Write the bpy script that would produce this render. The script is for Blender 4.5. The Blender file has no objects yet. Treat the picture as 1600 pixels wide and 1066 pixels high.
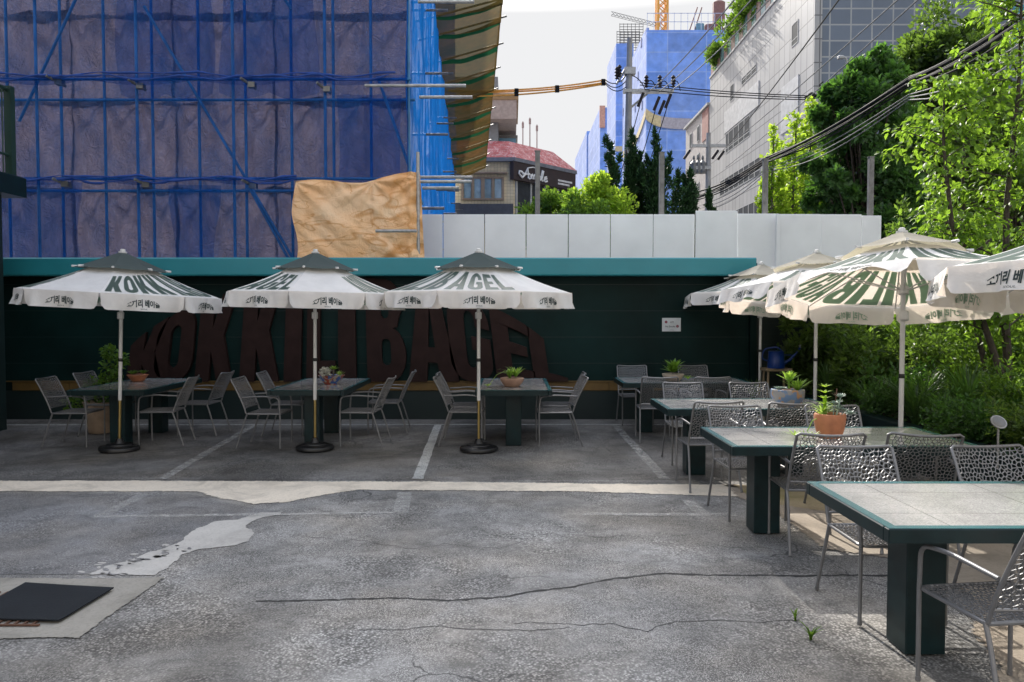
import bpy, math, random
import numpy as np
from mathutils import Vector, Matrix, noise
from mathutils.geometry import tessellate_polygon

S = bpy.context.scene
COL = S.collection
R = math.radians
PI = math.pi

# ---------------------------------------------------------------- camera, sky, sun, exposure
PITCH = R(2.05)
cam = bpy.data.objects.new('camera', bpy.data.cameras.new('camera'))
COL.objects.link(cam)
cam.location = (0, 0, 1.7)
cam.rotation_euler = (PI/2 - PITCH, 0, 0)
cam.data.lens = 27.0
cam.data.sensor_width = 36.0
cam.data.clip_end = 3000
cam.data.clip_start = 0.05
S.camera = cam

SUN_EL, SUN_X, SUN_Y = R(32), -0.13, 0.99          # where the sun stands
W = bpy.data.worlds.new('World'); S.world = W
W.use_nodes = True
nt = W.node_tree; nt.nodes.clear()
sky = nt.nodes.new('ShaderNodeTexSky'); sky.sky_type = 'NISHITA'
sky.sun_disc = False; sky.sun_elevation = SUN_EL; sky.sun_rotation = math.atan2(SUN_X, SUN_Y)
sky.air_density = 1.2; sky.dust_density = 4.0; sky.ozone_density = 1.0
# thin white haze that fills the low sky and thins out towards the zenith
tc = nt.nodes.new('ShaderNodeTexCoord'); sp = nt.nodes.new('ShaderNodeSeparateXYZ')
nt.links.new(tc.outputs['Generated'], sp.inputs[0])
rp = nt.nodes.new('ShaderNodeValToRGB')
rp.color_ramp.elements[0].position = 0.36; rp.color_ramp.elements[0].color = (1, 1, 1, 1)
rp.color_ramp.elements[1].position = 0.75; rp.color_ramp.elements[1].color = (.12, .12, .12, 1)
nt.links.new(sp.outputs['Z'], rp.inputs[0])
mx = nt.nodes.new('ShaderNodeMix'); mx.data_type = 'RGBA'
mx.inputs[7].default_value = (2.68, 2.69, 2.73, 1)
bw_ = nt.nodes.new('ShaderNodeRGBToBW'); nt.links.new(sky.outputs[0], bw_.inputs[0])
ds = nt.nodes.new('ShaderNodeMix'); ds.data_type = 'RGBA'; ds.inputs[0].default_value = .6
nt.links.new(sky.outputs[0], ds.inputs[6]); nt.links.new(bw_.outputs[0], ds.inputs[7])
br_ = nt.nodes.new('ShaderNodeMix'); br_.data_type = 'RGBA'; br_.blend_type = 'MULTIPLY'; br_.inputs[0].default_value = 1; br_.inputs[7].default_value = (2.3, 2.3, 2.3, 1)
br_.clamp_result = False; nt.links.new(ds.outputs[2], br_.inputs[6])
nt.links.new(rp.outputs[0], mx.inputs[0]); nt.links.new(br_.outputs[2], mx.inputs[6])
bg = nt.nodes.new('ShaderNodeBackground'); bg.inputs[1].default_value = 0.15
ow = nt.nodes.new('ShaderNodeOutputWorld')
nt.links.new(mx.outputs[2], bg.inputs[0]); nt.links.new(bg.outputs[0], ow.inputs[0])

sl = bpy.data.lights.new('sun', 'SUN'); sl.energy = 3.2; sl.angle = R(0.5); sl.color = (1, .94, .85)
so = bpy.data.objects.new('sun', sl); COL.objects.link(so)
_h = math.hypot(SUN_X, SUN_Y)
_sd = Vector((-SUN_X/_h*math.cos(SUN_EL), -SUN_Y/_h*math.cos(SUN_EL), -math.sin(SUN_EL)))
so.rotation_euler = _sd.to_track_quat('-Z', 'Y').to_euler()
so.location = (-8, 40, 30)

S.view_settings.view_transform = 'Standard'; S.view_settings.look = 'None'
S.view_settings.gamma = 1; S.view_settings.exposure = 1.12
S.view_settings.use_curve_mapping = False
S.render.engine = 'CYCLES'
S.cycles.use_denoising = True
S.cycles.max_bounces = 8; S.cycles.transparent_max_bounces = 16
S.cycles.diffuse_bounces = 3; S.cycles.glossy_bounces = 3; S.cycles.transmission_bounces = 4

# ---------------------------------------------------------------- helpers
def ray(px, py):
    r = (px - 800)/1200.0; u = (533 - py)/1200.0
    return Vector((r, math.cos(PITCH) + u*math.sin(PITCH), -math.sin(PITCH) + u*math.cos(PITCH)))
def at(px, py, Y):                      # photo pixel -> point at distance Y from the viewer
    d = ray(px, py); t = Y/d.y
    return Vector((d.x*t, Y, 1.7 + d.z*t))
def gnd(px, py, z=0.0):                 # photo pixel -> point on the ground
    d = ray(px, py); t = (z - 1.7)/d.z
    return Vector((d.x*t, d.y*t, z))

class MB:
    def __init__(s): s.v = []; s.f = []; s.m = []
    def add(s, vs, fs, mi=0):
        o = len(s.v); s.v += [tuple(v) for v in vs]
        s.f += [tuple(i + o for i in f) for f in fs]; s.m += [mi]*len(fs)
        return s
    def box(s, x0, x1, y0, y1, z0, z1, mi=0):
        vs = [(x0,y0,z0),(x1,y0,z0),(x1,y1,z0),(x0,y1,z0),(x0,y0,z1),(x1,y0,z1),(x1,y1,z1),(x0,y1,z1)]
        return s.add(vs, [(3,2,1,0),(4,5,6,7),(0,1,5,4),(1,2,6,5),(2,3,7,6),(3,0,4,7)], mi)
    def bbox(s, x0, x1, y0, y1, z0, z1, b=.01, mi=0):      # box with chamfered vertical and top edges
        def ring(e, z):
            X0, X1, Y0, Y1 = x0+e, x1-e, y0+e, y1-e
            return [(X0+b,Y0,z),(X1-b,Y0,z),(X1,Y0+b,z),(X1,Y1-b,z),(X1-b,Y1,z),(X0+b,Y1,z),(X0,Y1-b,z),(X0,Y0+b,z)]
        rs = [ring(0, z0), ring(0, z1-b), ring(b, z1)]
        vs = sum(rs, []); fs = []
        for k in range(2):
            for i in range(8):
                j = (i+1) % 8; fs.append((k*8+i, k*8+j, (k+1)*8+j, (k+1)*8+i))
        fs.append(tuple(range(7, -1, -1)))
        fs.append(tuple(range(16, 24)))
        return s.add(vs, fs, mi)
    def tube(s, pts, r, n=8, mi=0, cap=True):
        P = [Vector(p) for p in pts]; k = len(P)
        rs = r if isinstance(r, (list, tuple)) else [r]*k
        vs = []; fs = []; up = None
        for i in range(k):
            a = P[max(i-1, 0)]; b = P[min(i+1, k-1)]; t = (b - a).normalized()
            if up is None: up = t.orthogonal().normalized()
            else:
                up = up - t*up.dot(t)
                up = up.normalized() if up.length > 1e-6 else t.orthogonal().normalized()
            w = t.cross(up)
            for j in range(n):
                an = 2*PI*j/n; vs.append(P[i] + (up*math.cos(an) + w*math.sin(an))*rs[i])
        for i in range(k-1):
            for j in range(n):
                q = (j+1) % n; fs.append((i*n+j, i*n+q, (i+1)*n+q, (i+1)*n+j))
        if cap: fs += [tuple(range(n-1, -1, -1)), tuple((k-1)*n + j for j in range(n))]
        return s.add(vs, fs, mi)
    def lathe(s, prof, n=24, c=(0,0,0), mi=0, wob=0, seed=0):
        vs = []; fs = []
        for i, (r, z) in enumerate(prof):
            for j in range(n):
                a = 2*PI*j/n; rr = r*(1 + wob*math.sin(3*a + seed + i*.7))
                vs.append((c[0] + rr*math.cos(a), c[1] + rr*math.sin(a), c[2] + z))
        for i in range(len(prof)-1):
            for j in range(n):
                q = (j+1) % n; fs.append((i*n+j, i*n+q, (i+1)*n+q, (i+1)*n+j))
        if prof[0][0] > 1e-4: fs.append(tuple(range(n-1, -1, -1)))
        if prof[-1][0] > 1e-4: fs.append(tuple((len(prof)-1)*n + j for j in range(n)))
        return s.add(vs, fs, mi)
    def grid(s, fn, nu, nv, mi=0):
        vs = [fn(i/nu, j/nv) for j in range(nv+1) for i in range(nu+1)]
        fs = [(j*(nu+1)+i, j*(nu+1)+i+1, (j+1)*(nu+1)+i+1, (j+1)*(nu+1)+i) for j in range(nv) for i in range(nu)]
        return s.add(vs, fs, mi)
    def poly(s, outs, mp, mi=0, flip=False):     # outlines (outer, holes) filled, mapped by mp(u, v)
        fl = [p for o in outs for p in o]
        tri = tessellate_polygon([[Vector((p[0], p[1], 0)) for p in o] for o in outs])
        tr = []
        for t in tri:
            a, b, c = (fl[i] for i in t)
            ar = (b[0]-a[0])*(c[1]-a[1]) - (b[1]-a[1])*(c[0]-a[0])
            t = tuple(t) if ar > 0 else tuple(t[::-1])
            tr.append(t[::-1] if flip else t)
        return s.add([mp(*p) for p in fl], tr, mi)
    def solid(s, outs, mpf, mpb, mi=0):           # outlines as a solid between two mappings
        s.poly(outs, mpf, mi); s.poly(outs, mpb, mi, True)
        for o in outs:
            k = len(o); vs = [mpf(*p) for p in o] + [mpb(*p) for p in o]
            s.add(vs, [(i, (i+1) % k, k + (i+1) % k, k+i) for i in range(k)], mi)
        return s
    def build(s, name, mats, parent=None, smooth=False, loc=None):
        me = bpy.data.meshes.new(name); me.from_pydata(s.v, [], s.f)
        mats = mats if isinstance(mats, (list, tuple)) else [mats]
        for m in mats: me.materials.append(m)
        if len(mats) > 1: me.polygons.foreach_set('material_index', s.m)
        if smooth: me.polygons.foreach_set('use_smooth', [True]*len(me.polygons))
        me.update()
        if smooth: 
            try: me.set_sharp_from_angle(angle=R(40))
            except Exception: pass
        o = bpy.data.objects.new(name, me); COL.objects.link(o)
        if parent: o.parent = parent
        if loc: o.location = loc
        return o

def tag(o, label=None, cat=None, group=None, kind=None):
    if label: o['label'] = label
    if cat: o['category'] = cat
    if group: o['group'] = group
    if kind: o['kind'] = kind
    return o
def empty(name, loc=(0,0,0), rz=0, label=None, cat=None, group=None):
    o = bpy.data.objects.new(name, None); COL.objects.link(o)
    o.location = loc; o.rotation_euler = (0, 0, rz); o.empty_display_size = .1
    return tag(o, label, cat, group)
def copy_tree(o, parent=None):
    c = o.copy(); COL.objects.link(c); c.parent = parent
    for ch in list(o.children): copy_tree(ch, c)
    return c

# ---------------------------------------------------------------- materials
class NB:
    def __init__(s, name):
        s.m = bpy.data.materials.new(name); s.m.use_nodes = True
        s.t = s.m.node_tree; s.t.nodes.clear()
        s.out = s.n('ShaderNodeOutputMaterial'); s._co = None
    def n(s, ty, **kw):
        x = s.t.nodes.new(ty)
        for k, v in kw.items(): setattr(x, k, v)
        return x
    def l(s, a, b): s.t.links.new(a, b)
    def co(s):
        if not s._co: s._co = s.n('ShaderNodeTexCoord').outputs['Object']
        return s._co
    def map(s, sc=(1,1,1), rot=(0,0,0), loc=(0,0,0)):
        m = s.n('ShaderNodeMapping'); s.l(s.co(), m.inputs[0])
        m.inputs['Scale'].default_value = sc; m.inputs['Rotation'].default_value = rot; m.inputs['Location'].default_value = loc
        return m.outputs[0]
    def noise(s, scale, detail=4, rough=.55, vec=None, dist=0):
        x = s.n('ShaderNodeTexNoise'); x.inputs['Scale'].default_value = scale
        x.inputs['Detail'].default_value = detail; x.inputs['Roughness'].default_value = rough
        x.inputs['Distortion'].default_value = dist
        s.l(vec or s.co(), x.inputs['Vector']); return x.outputs['Fac']
    def voro(s, scale, feat='F1', out='Distance', vec=None):
        x = s.n('ShaderNodeTexVoronoi', feature=feat); x.inputs['Scale'].default_value = scale
        s.l(vec or s.co(), x.inputs['Vector']); return x.outputs[out]
    def ramp(s, fac, stops, interp='LINEAR'):
        x = s.n('ShaderNodeValToRGB'); e = x.color_ramp.elements; x.color_ramp.interpolation = interp
        while len(e) < len(stops): e.new(.5)
        for i, (p, c) in enumerate(stops):
            e[i].position = p; e[i].color = (c, c, c, 1) if isinstance(c, (int, float)) else (*c, 1)
        s.l(fac, x.inputs[0]); return x.outputs[0]
    def mix(s, fac, a, b, bt='MIX'):
        x = s.n('ShaderNodeMix', data_type='RGBA', blend_type=bt)
        for v, i in ((fac, 0), (a, 6), (b, 7)):
            if isinstance(v, (int, float)): x.inputs[i].default_value = v if i == 0 else (v, v, v, 1)
            elif isinstance(v, tuple): x.inputs[i].default_value = (*v, 1)
            else: s.l(v, x.inputs[i])
        return x.outputs[2]
    def math(s, op, a, b=None):
        x = s.n('ShaderNodeMath', operation=op)
        for i, v in enumerate((a, b)):
            if v is None: continue
            if isinstance(v, (int, float)): x.inputs[i].default_value = v
            else: s.l(v, x.inputs[i])
        return x.outputs[0]
    def bump(s, h, strength=.3, dist=.01):
        x = s.n('ShaderNodeBump'); x.inputs['Strength'].default_value = strength; x.inputs['Distance'].default_value = dist
        s.l(h, x.inputs['Height']); return x.outputs[0]
    def bsdf(s, col, rough=.6, metal=0, spec=.5, normal=None, **kw):
        x = s.n('ShaderNodeBsdfPrincipled')
        for v, k in ((col, 'Base Color'), (rough, 'Roughness')):
            if isinstance(v, tuple): x.inputs[k].default_value = (*v, 1)
            elif isinstance(v, (int, float)): x.inputs[k].default_value = v
            else: s.l(v, x.inputs[k])
        x.inputs['Metallic'].default_value = metal; x.inputs['Specular IOR Level'].default_value = spec
        for k, v in kw.items(): x.inputs[k.replace('_', ' ')].default_value = v
        if normal: s.l(normal, x.inputs['Normal'])
        return x.outputs[0]
    def done(s, sh): s.l(sh, s.out.inputs[0]); return s.m
    def done_edge(s, sh, k=1.45, sc=34):
        at_ = s.n('ShaderNodeAttribute'); at_.attribute_name = 'edge'
        e = s.math('ADD', s.math('MULTIPLY', at_.outputs['Fac'], k), -.12)
        nz = s.math('ADD', s.math('MULTIPLY', s.noise(sc, 5, .7), .7), s.math('MULTIPLY', s.noise(sc*.22, 3, .6), .3))
        nz = s.math('ADD', s.math('MULTIPLY', nz, 2.3), -.65)
        f = s.math('GREATER_THAN', e, nz)
        return s.done(s.mixsh(f, s.diff((1, 1, 1), 'ShaderNodeBsdfTransparent'), sh))
    def mixsh(s, fac, a, b):
        x = s.n('ShaderNodeMixShader')
        if isinstance(fac, (int, float)): x.inputs[0].default_value = fac
        else: s.l(fac, x.inputs[0])
        s.l(a, x.inputs[1]); s.l(b, x.inputs[2]); return x.outputs[0]
    def diff(s, col, ty='ShaderNodeBsdfDiffuse', normal=None):
        x = s.n(ty)
        if isinstance(col, tuple): x.inputs[0].default_value = (*col, 1)
        else: s.l(col, x.inputs[0])
        if normal: s.l(normal, x.inputs['Normal'])
        return x.outputs[0]

def dk(c, k): return tuple(min(1, x*k) for x in c)
def mat(name, col, rough=.6, metal=0, var=.18, scale=3, bump=0, bscale=60, spec=.5, **kw):
    b = NB(name); f = b.noise(scale, 5)
    c = b.ramp(f, [(.3, dk(col, 1-var)), (.7, dk(col, 1+var))])
    nm = b.bump(b.noise(bscale, 3), bump) if bump else None
    return b.done(b.bsdf(c, rough, metal, spec, nm, **kw))
def leafmat(name, dark, light, trans=.4, gloss=.25, tcol=None):
    b = NB(name); g = b.n('ShaderNodeNewGeometry')
    c = b.ramp(g.outputs['Random Per Island'], [(0, dark), (.75, light), (1, dk(light, 1.35))])
    d = b.bsdf(c, .5, 0, gloss)
    tcx = b.ramp(g.outputs['Random Per Island'], [(0, dk(tcol or light, 1.0)), (1, dk(tcol or light, 1.7))])
    t = b.diff(tcx, 'ShaderNodeBsdfTranslucent')
    return b.done(b.mixsh(trans, d, t))
def clothmat(name, col, trans=.35, tcol=None, var=.06, wr=.0, wscale=6):
    b = NB(name); f = b.noise(4, 5)
    c = b.ramp(f, [(.3, dk(col, 1-var)), (.7, dk(col, 1+var))])
    nm = b.bump(b.noise(wscale, 4, .5, dist=1.5), wr, .03) if wr else None
    d = b.diff(c, normal=nm); t = b.diff(tcol or col, 'ShaderNodeBsdfTranslucent', nm)
    return b.done(b.mixsh(trans, d, t))

M = {}
# asphalt: pale aggregate in dark binder, broad stains
def asphalt(name, base, lo, hi, stain=.35, edge=False):
    b = NB(name)
    def agg(sc):
        v = b.voro(sc, out='Color'); bw = b.n('ShaderNodeRGBToBW'); b.l(v, bw.inputs[0]); ed = b.voro(sc)
        c = b.ramp(bw.outputs[0], [(.12, dk(base, lo)), (.5, base), (.9, dk(base, hi))])
        return b.mix(b.ramp(ed, [(.25, 0.0), (.75, 1.0)]), c, dk(base, lo*.8)), ed
    a1, e1 = agg(150); a2, e2 = agg(78)
    msk = b.ramp(b.noise(.8, 5, .6, dist=.5), [(.44, 0.0), (.58, 1.0)])
    ag = b.mix(msk, a1, a2); ed = b.mix(msk, e1, e2)
    dust = b.ramp(b.noise(1.7, 6, .7, dist=.9), [(.45, 0.0), (.68, .55)])
    ag = b.mix(dust, ag, dk(base, 1.12))
    big = b.ramp(b.noise(.5, 7, .62, dist=.7), [(.34, 1-stain), (.60, 1.08)])
    mid = b.ramp(b.noise(2.6, 7, .68, dist=1.0), [(.30, .66), (.52, 1.04)])
    c = b.mix(1.0, ag, big, 'MULTIPLY'); c = b.mix(1.0, c, mid, 'MULTIPLY')
    sm = b.ramp(b.noise(1.15, 3, .5, vec=b.map((1, 2.2, 1), loc=(7, 3, 0)), dist=.6), [(.64, 0.0), (.74, .55)])
    c = b.mix(sm, c, dk(base, .30))
    warm = b.ramp(b.noise(.9, 4), [(.42, 0.0), (.72, .7)])
    c = b.mix(warm, c, b.mix(1.0, c, (1.10, .99, .84), 'MULTIPLY'))
    # hairline cracks, only in patches
    wv = b.n('ShaderNodeVectorMath', operation='ADD'); b.l(b.co(), wv.inputs[0])
    nz = b.n('ShaderNodeTexNoise'); nz.inputs['Scale'].default_value = 2.2; nz.inputs['Detail'].default_value = 5; b.l(b.co(), nz.inputs['Vector'])
    sc_ = b.n('ShaderNodeVectorMath', operation='SCALE'); b.l(nz.outputs['Color'], sc_.inputs[0]); sc_.inputs['Scale'].default_value = .55; b.l(sc_.outputs[0], wv.inputs[1])
    for sc, wd, th in ((.8, .008, .56), (3.0, .016, .64)):
        ln = b.ramp(b.voro(sc, 'DISTANCE_TO_EDGE', vec=wv.outputs[0]), [(wd*.3, 1.0), (wd, 0.0)])
        mk = b.ramp(b.noise(.7, 3, vec=b.map(loc=(sc*3, 1, 0))), [(th, 0.0), (th+.06, .85)])
        c = b.mix(b.math('MULTIPLY', ln, mk), c, (.03, .03, .03))
    nm = b.bump(b.mix(.5, ed, b.noise(300, 2)), .55, .006)
    sh = b.bsdf(c, .8, 0, .35, nm)
    return b.done_edge(sh) if edge else b.done(sh)
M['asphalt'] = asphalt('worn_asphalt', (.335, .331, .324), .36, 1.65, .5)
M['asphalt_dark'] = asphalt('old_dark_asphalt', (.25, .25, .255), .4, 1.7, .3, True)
M['asphalt_park'] = asphalt('shade_toned_stained_asphalt', (.235, .228, .22), .4, 1.7, .62, True)  # base darkened to carry the shade by the wall, plus blotchy stains
def concrete(name, col, moss=None):
    b = NB(name)
    c = b.ramp(b.noise(2.2, 8, .7, dist=.6), [(.28, dk(col, .62)), (.5, col), (.72, dk(col, 1.12))])
    c = b.mix(b.ramp(b.noise(60, 3), [(.5, 0.0), (.72, .5)]), c, dk(col, .6))
    if moss:
        c = b.mix(b.ramp(b.noise(1.3, 4), [(.45, 0.0), (.62, .8)]), c, moss)
    return b.done_edge(b.bsdf(c, .85, 0, .3, b.bump(b.noise(90, 4), .25, .005)))
M['strip'] = concrete('drain_concrete', (.70, .62, .51))
M['mossy'] = concrete('mossy_concrete', (.36, .29, .18), (.24, .21, .06))
M['dirt'] = concrete('sandy_ground', (.33, .28, .225))
M['cframe'] = concrete('rough_concrete', (.28, .265, .235))
M['patch'] = concrete('white_cement', (.44, .425, .40))
def paint(name, col, lo, hi):
    b = NB(name); m = b.ramp(b.noise(11, 8, .8), [(lo, 0.0), (hi, 1.0)])
    m = b.math('MULTIPLY', m, b.ramp(b.voro(150), [(.35, 1.0), (.8, .25)]))
    c = b.ramp(b.noise(4, 5), [(.3, dk(col, .75)), (.7, dk(col, 1.08))])
    return b.done_edge(b.mixsh(m, b.diff((1, 1, 1), 'ShaderNodeBsdfTransparent'), b.bsdf(c, .8, 0, .3)))
M['line'] = paint('worn_white_paint', (.68, .68, .65), .30, .46)
M['line_faint'] = paint('faded_white_paint', (.58, .57, .54), .36, .66)
M['crack'] = mat('crack_filler', (.022, .022, .022), .9)
M['stain'] = mat('oil_stain', (.07, .07, .07), .7)
M['rubber'] = mat('black_rubber', (.012, .015, .019), .8, bump=.3, bscale=120, spec=.2)
M['rust'] = mat('rusty_steel', (.10, .045, .025), .8)

M['wall'] = mat('dark_green_paint', (.0025, .017, .0165), .5, var=.35, scale=1.2, spec=.14, bump=.05, bscale=12)
M['wall_dark'] = mat('near_black_green_paint', (.005, .016, .016), .5, var=.15, scale=2)
M['brown'] = mat('brown_cladding', (.027, .0145, .013), .6, spec=.12, var=.2, scale=5)
M['ochre'] = mat('ochre_tile', (.13, .075, .018), .5, var=.2, scale=6)
M['teal'] = mat('teal_sheet_metal', (.020, .22, .265), .38, var=.05, spec=.5)
M['table_green'] = mat('dark_teal_paint', (.003, .016, .018), .38, var=.30, scale=9, spec=.35)
M['rim'] = mat('skylit_teal_rim', (.032, .125, .14), .22, var=.1, scale=8)  # lighter than the frame: sky and sun on its top put into colour
M['white_metal'] = mat('white_painted_steel', (.62, .62, .61), .35, var=.05)
M['brass'] = mat('brass_tube', (.42, .30, .11), .3, .8)
M['chair'] = mat('grey_painted_steel', (.20, .20, .205), .42, .4, var=.08, scale=20, spec=.5)
M['black'] = mat('black_plastic', (.012, .012, .013), .4)
M['galv'] = mat('galvanised_steel', (.36, .36, .36), .45, .6, var=.25, scale=14)
M['galv_dark'] = mat('dull_steel', (.16, .16, .16), .5, .5, var=.3, scale=10)
M['hoard'] = mat('white_hoarding_steel', (.80, .82, .84), .45, var=.08, scale=1.1, bump=.16, bscale=1.8)
M['canvas'] = clothmat('white_canvas', (.86, .85, .835), .33, (.92, .78, .66), var=.09, wr=.30, wscale=5)
def printmat(name, col, tcol, trans, rough):
    b = NB(name); c = b.ramp(b.noise(5, 4), [(.3, dk(col, .9)), (.7, dk(col, 1.1))])
    return b.done(b.mixsh(trans, b.bsdf(c, rough, 0, .22), b.diff(tcol, 'ShaderNodeBsdfTranslucent')))
M['print'] = printmat('green_grey_print', (.062, .078, .080), (.50, .64, .54), .40, .5)
M['print_in'] = printmat('green_print_reverse', (.17, .26, .21), (.55, .74, .60), .70, .6)
M['cap'] = clothmat('grey_cap_canvas', (.085, .105, .105), .2, (.2, .24, .2))
M['cap_light'] = clothmat('weathered_cap_canvas', (.38, .36, .315), .3, (.6, .55, .4), var=.25)
M['ink'] = mat('dark_green_ink', (.02, .035, .035), .7)
def netmat(name, col, dens, tcol):
    b = NB(name)
    n1 = b.noise(1.1, 5, .6, vec=b.map((1, 1, .5)))
    c = b.ramp(n1, [(.3, dk(col, .7)), (.7, dk(col, 1.25))])
    wv = b.bump(b.noise(5, 4, .6, dist=1), .3, .03)
    d = b.mixsh(.5, b.diff(c, normal=wv), b.diff(tcol, 'ShaderNodeBsdfTranslucent'))
    tr = b.diff(tuple(min(1, .70 + .30*x/max(tcol)) for x in tcol), 'ShaderNodeBsdfTransparent')
    f = b.ramp(b.noise(2.3, 5, .65, vec=b.map((1.4, 1, .5))), [(.3, dens-.20), (.5, dens-.02), (.7, dens+.26)])
    return b.done(b.mixsh(f, tr, d))
M['net_front'] = netmat('blue_safety_net', (.012, .105, .33), .27, (.02, .20, .62))
M['net_side'] = netmat('bright_blue_net', (.012, .13, .42), .93, (.012, .17, .58))
def fanmat():
    b = NB('green_brown_net')
    f = b.noise(1.0, 4, .6, vec=b.map((.8, 1.6, 1))); mo = b.n('ShaderNodeTexWave'); mo.inputs['Scale'].default_value = 9; mo.inputs['Distortion'].default_value = 3; b.l(b.co(), mo.inputs['Vector'])
    c = b.ramp(f, [(.36, (.045, .05, .018)), (.5, (.085, .058, .02)), (.64, (.13, .072, .025))])
    c = b.mix(.35, c, mo.outputs[0], 'MULTIPLY')
    t = b.mix(.5, c, (.12, .075, .02))
    d = b.mixsh(.45, b.diff(c), b.diff(t, 'ShaderNodeBsdfTranslucent'))
    return b.done(b.mixsh(.9, b.diff((.9, .85, .7), 'ShaderNodeBsdfTransparent'), d))
M['net_green'] = fanmat()
M['net_green2'] = clothmat('dark_green_net', (.008, .042, .022), .35, (.015, .085, .035), var=.3)
M['bluepipe'] = mat('blue_veiled_pipe', (.035, .17, .34), .45, .1, var=.3, scale=3)
M['rope'] = mat('blue_rope', (.008, .05, .26), .7)
def tarp(name, cols, trans, tcol, fold=None):
    b = NB(name)
    f = b.noise(1.0, 6, .6, dist=.5)
    c = b.ramp(f, [(.28, cols[0]), (.52, cols[1]), (.75, cols[2])])
    if not fold:
        c = b.mix(b.ramp(b.noise(.42, 4, .6, dist=.8), [(.52, 0.0), (.64, .55)]), c, (.20, .25, .38))
        c = b.mix(b.ramp(b.noise(1.6, 5, .7, vec=b.map((1.6, 1, .5)), dist=.5), [(.50, 0.0), (.72, .7)]), c, dk(cols[0], .55))
    w = b.noise(60, 2, .5, vec=b.map((1, 1, 6)))
    c = b.mix(.08 if fold else .25, c, b.ramp(w, [(.35, .45), (.65, 1.0)]), 'MULTIPLY')
    if fold:                                           # fold darkening painted in, as even light leaves the doubled cloth flat
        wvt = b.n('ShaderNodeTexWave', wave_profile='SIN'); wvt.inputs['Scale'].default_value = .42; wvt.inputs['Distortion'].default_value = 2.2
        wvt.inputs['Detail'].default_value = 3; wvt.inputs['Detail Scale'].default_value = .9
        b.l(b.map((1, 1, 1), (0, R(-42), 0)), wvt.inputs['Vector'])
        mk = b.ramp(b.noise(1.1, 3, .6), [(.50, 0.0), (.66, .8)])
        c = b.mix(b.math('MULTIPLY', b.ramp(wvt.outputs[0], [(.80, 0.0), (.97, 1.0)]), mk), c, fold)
    if not fold:
        c = b.mix(b.ramp(b.noise(.42, 4, .6, dist=.8), [(.52, 0.0), (.64, .55)]), c, (.20, .25, .38))
        c = b.mix(b.ramp(b.noise(1.6, 5, .7, vec=b.map((1.6, 1, .5)), dist=.5), [(.50, 0.0), (.72, .7)]), c, dk(cols[0], .55))
    w = b.noise(60, 2, .5, vec=b.map((1, 1, 6)))
    c = b.mix(.08 if fold else .25, c, b.ramp(w, [(.35, .45), (.65, 1.0)]), 'MULTIPLY')
    if fold:                                           # further dark crease lines painted where shading alone shows too little
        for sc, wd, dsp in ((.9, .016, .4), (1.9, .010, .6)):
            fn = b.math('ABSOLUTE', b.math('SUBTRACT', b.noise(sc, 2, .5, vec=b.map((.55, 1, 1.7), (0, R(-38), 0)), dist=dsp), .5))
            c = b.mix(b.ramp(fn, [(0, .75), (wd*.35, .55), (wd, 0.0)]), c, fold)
    n1 = b.noise(2.6, 5, .6, dist=1.2); n2 = b.noise(6.5, 5, .6, dist=1.6)
    cr1 = b.math('ABSOLUTE', b.math('SUBTRACT', n1, .5)); cr2 = b.math('ABSOLUTE', b.math('SUBTRACT', n2, .5))
    hgt = b.math('ADD', b.math('MINIMUM', cr1, .12), b.math('MULTIPLY', b.math('MINIMUM', cr2, .10), .5))
    nm = b.bump(hgt, .5 if fold else .9, .16 if fold else .30)
    return b.done(b.mixsh(trans, b.bsdf(c, .5, 0, .35, nm), b.diff(tcol, 'ShaderNodeBsdfTranslucent', nm)))
M['tarp_pink'] = tarp('dusty_mauve_tarp', ((.11, .088, .10), (.27, .21, .215), (.52, .43, .41)), .2, (.26, .2, .22))
M['tarp_blue'] = tarp('pale_blue_tarp', ((.10, .12, .18), (.18, .20, .27), (.30, .31, .36)), .25, (.3, .4, .6))
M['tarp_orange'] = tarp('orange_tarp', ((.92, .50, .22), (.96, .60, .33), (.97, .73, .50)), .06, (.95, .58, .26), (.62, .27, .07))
M['terracotta'] = mat('terracotta', (.42, .16, .075), .75, var=.25, scale=9, bump=.1)
M['stone_pot'] = mat('pale_stone_pot', (.40, .33, .26), .8, var=.2, scale=12)
M['beige_pot'] = mat('beige_clay_pot', (.42, .31, .22), .8, var=.2, scale=7)
M['white_pot'] = mat('white_glazed_pot', (.5, .5, .48), .4)
M['soil'] = mat('soil', (.035, .025, .018), .95, var=.5, scale=40, bump=.6)
M['bark'] = mat('bark', (.05, .04, .032), .9, var=.4, scale=14, bump=.5)
M['bark_grey'] = mat('grey_bark', (.11, .10, .085), .9, var=.3, scale=10, bump=.5)
M['leaf_near'] = leafmat('broad_yellow_green_leaf', (.045, .095, .012), (.10, .18, .02), .42, .35, (.24, .40, .03))
M['leaf_deep'] = leafmat('deep_green_leaf', (.018, .05, .016), (.055, .125, .035), .3, .5, (.12, .28, .03))
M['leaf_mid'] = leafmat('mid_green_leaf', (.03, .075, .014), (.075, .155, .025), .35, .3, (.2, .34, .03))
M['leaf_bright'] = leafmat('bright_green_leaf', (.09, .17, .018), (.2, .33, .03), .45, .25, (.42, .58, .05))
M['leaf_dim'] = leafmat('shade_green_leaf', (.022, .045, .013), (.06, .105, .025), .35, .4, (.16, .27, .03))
M['leaf_juniper'] = leafmat('juniper_green', (.008, .028, .012), (.026, .07, .022), .15, .3)
M['leaf_pale'] = leafmat('pale_variegated_leaf', (.13, .22, .05), (.30, .42, .14), .35, .35, (.4, .55, .1))
M['leaf_spider'] = leafmat('spider_plant_leaf', (.09, .19, .03), (.2, .34, .07), .35, .4, (.35, .55, .06))
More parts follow.
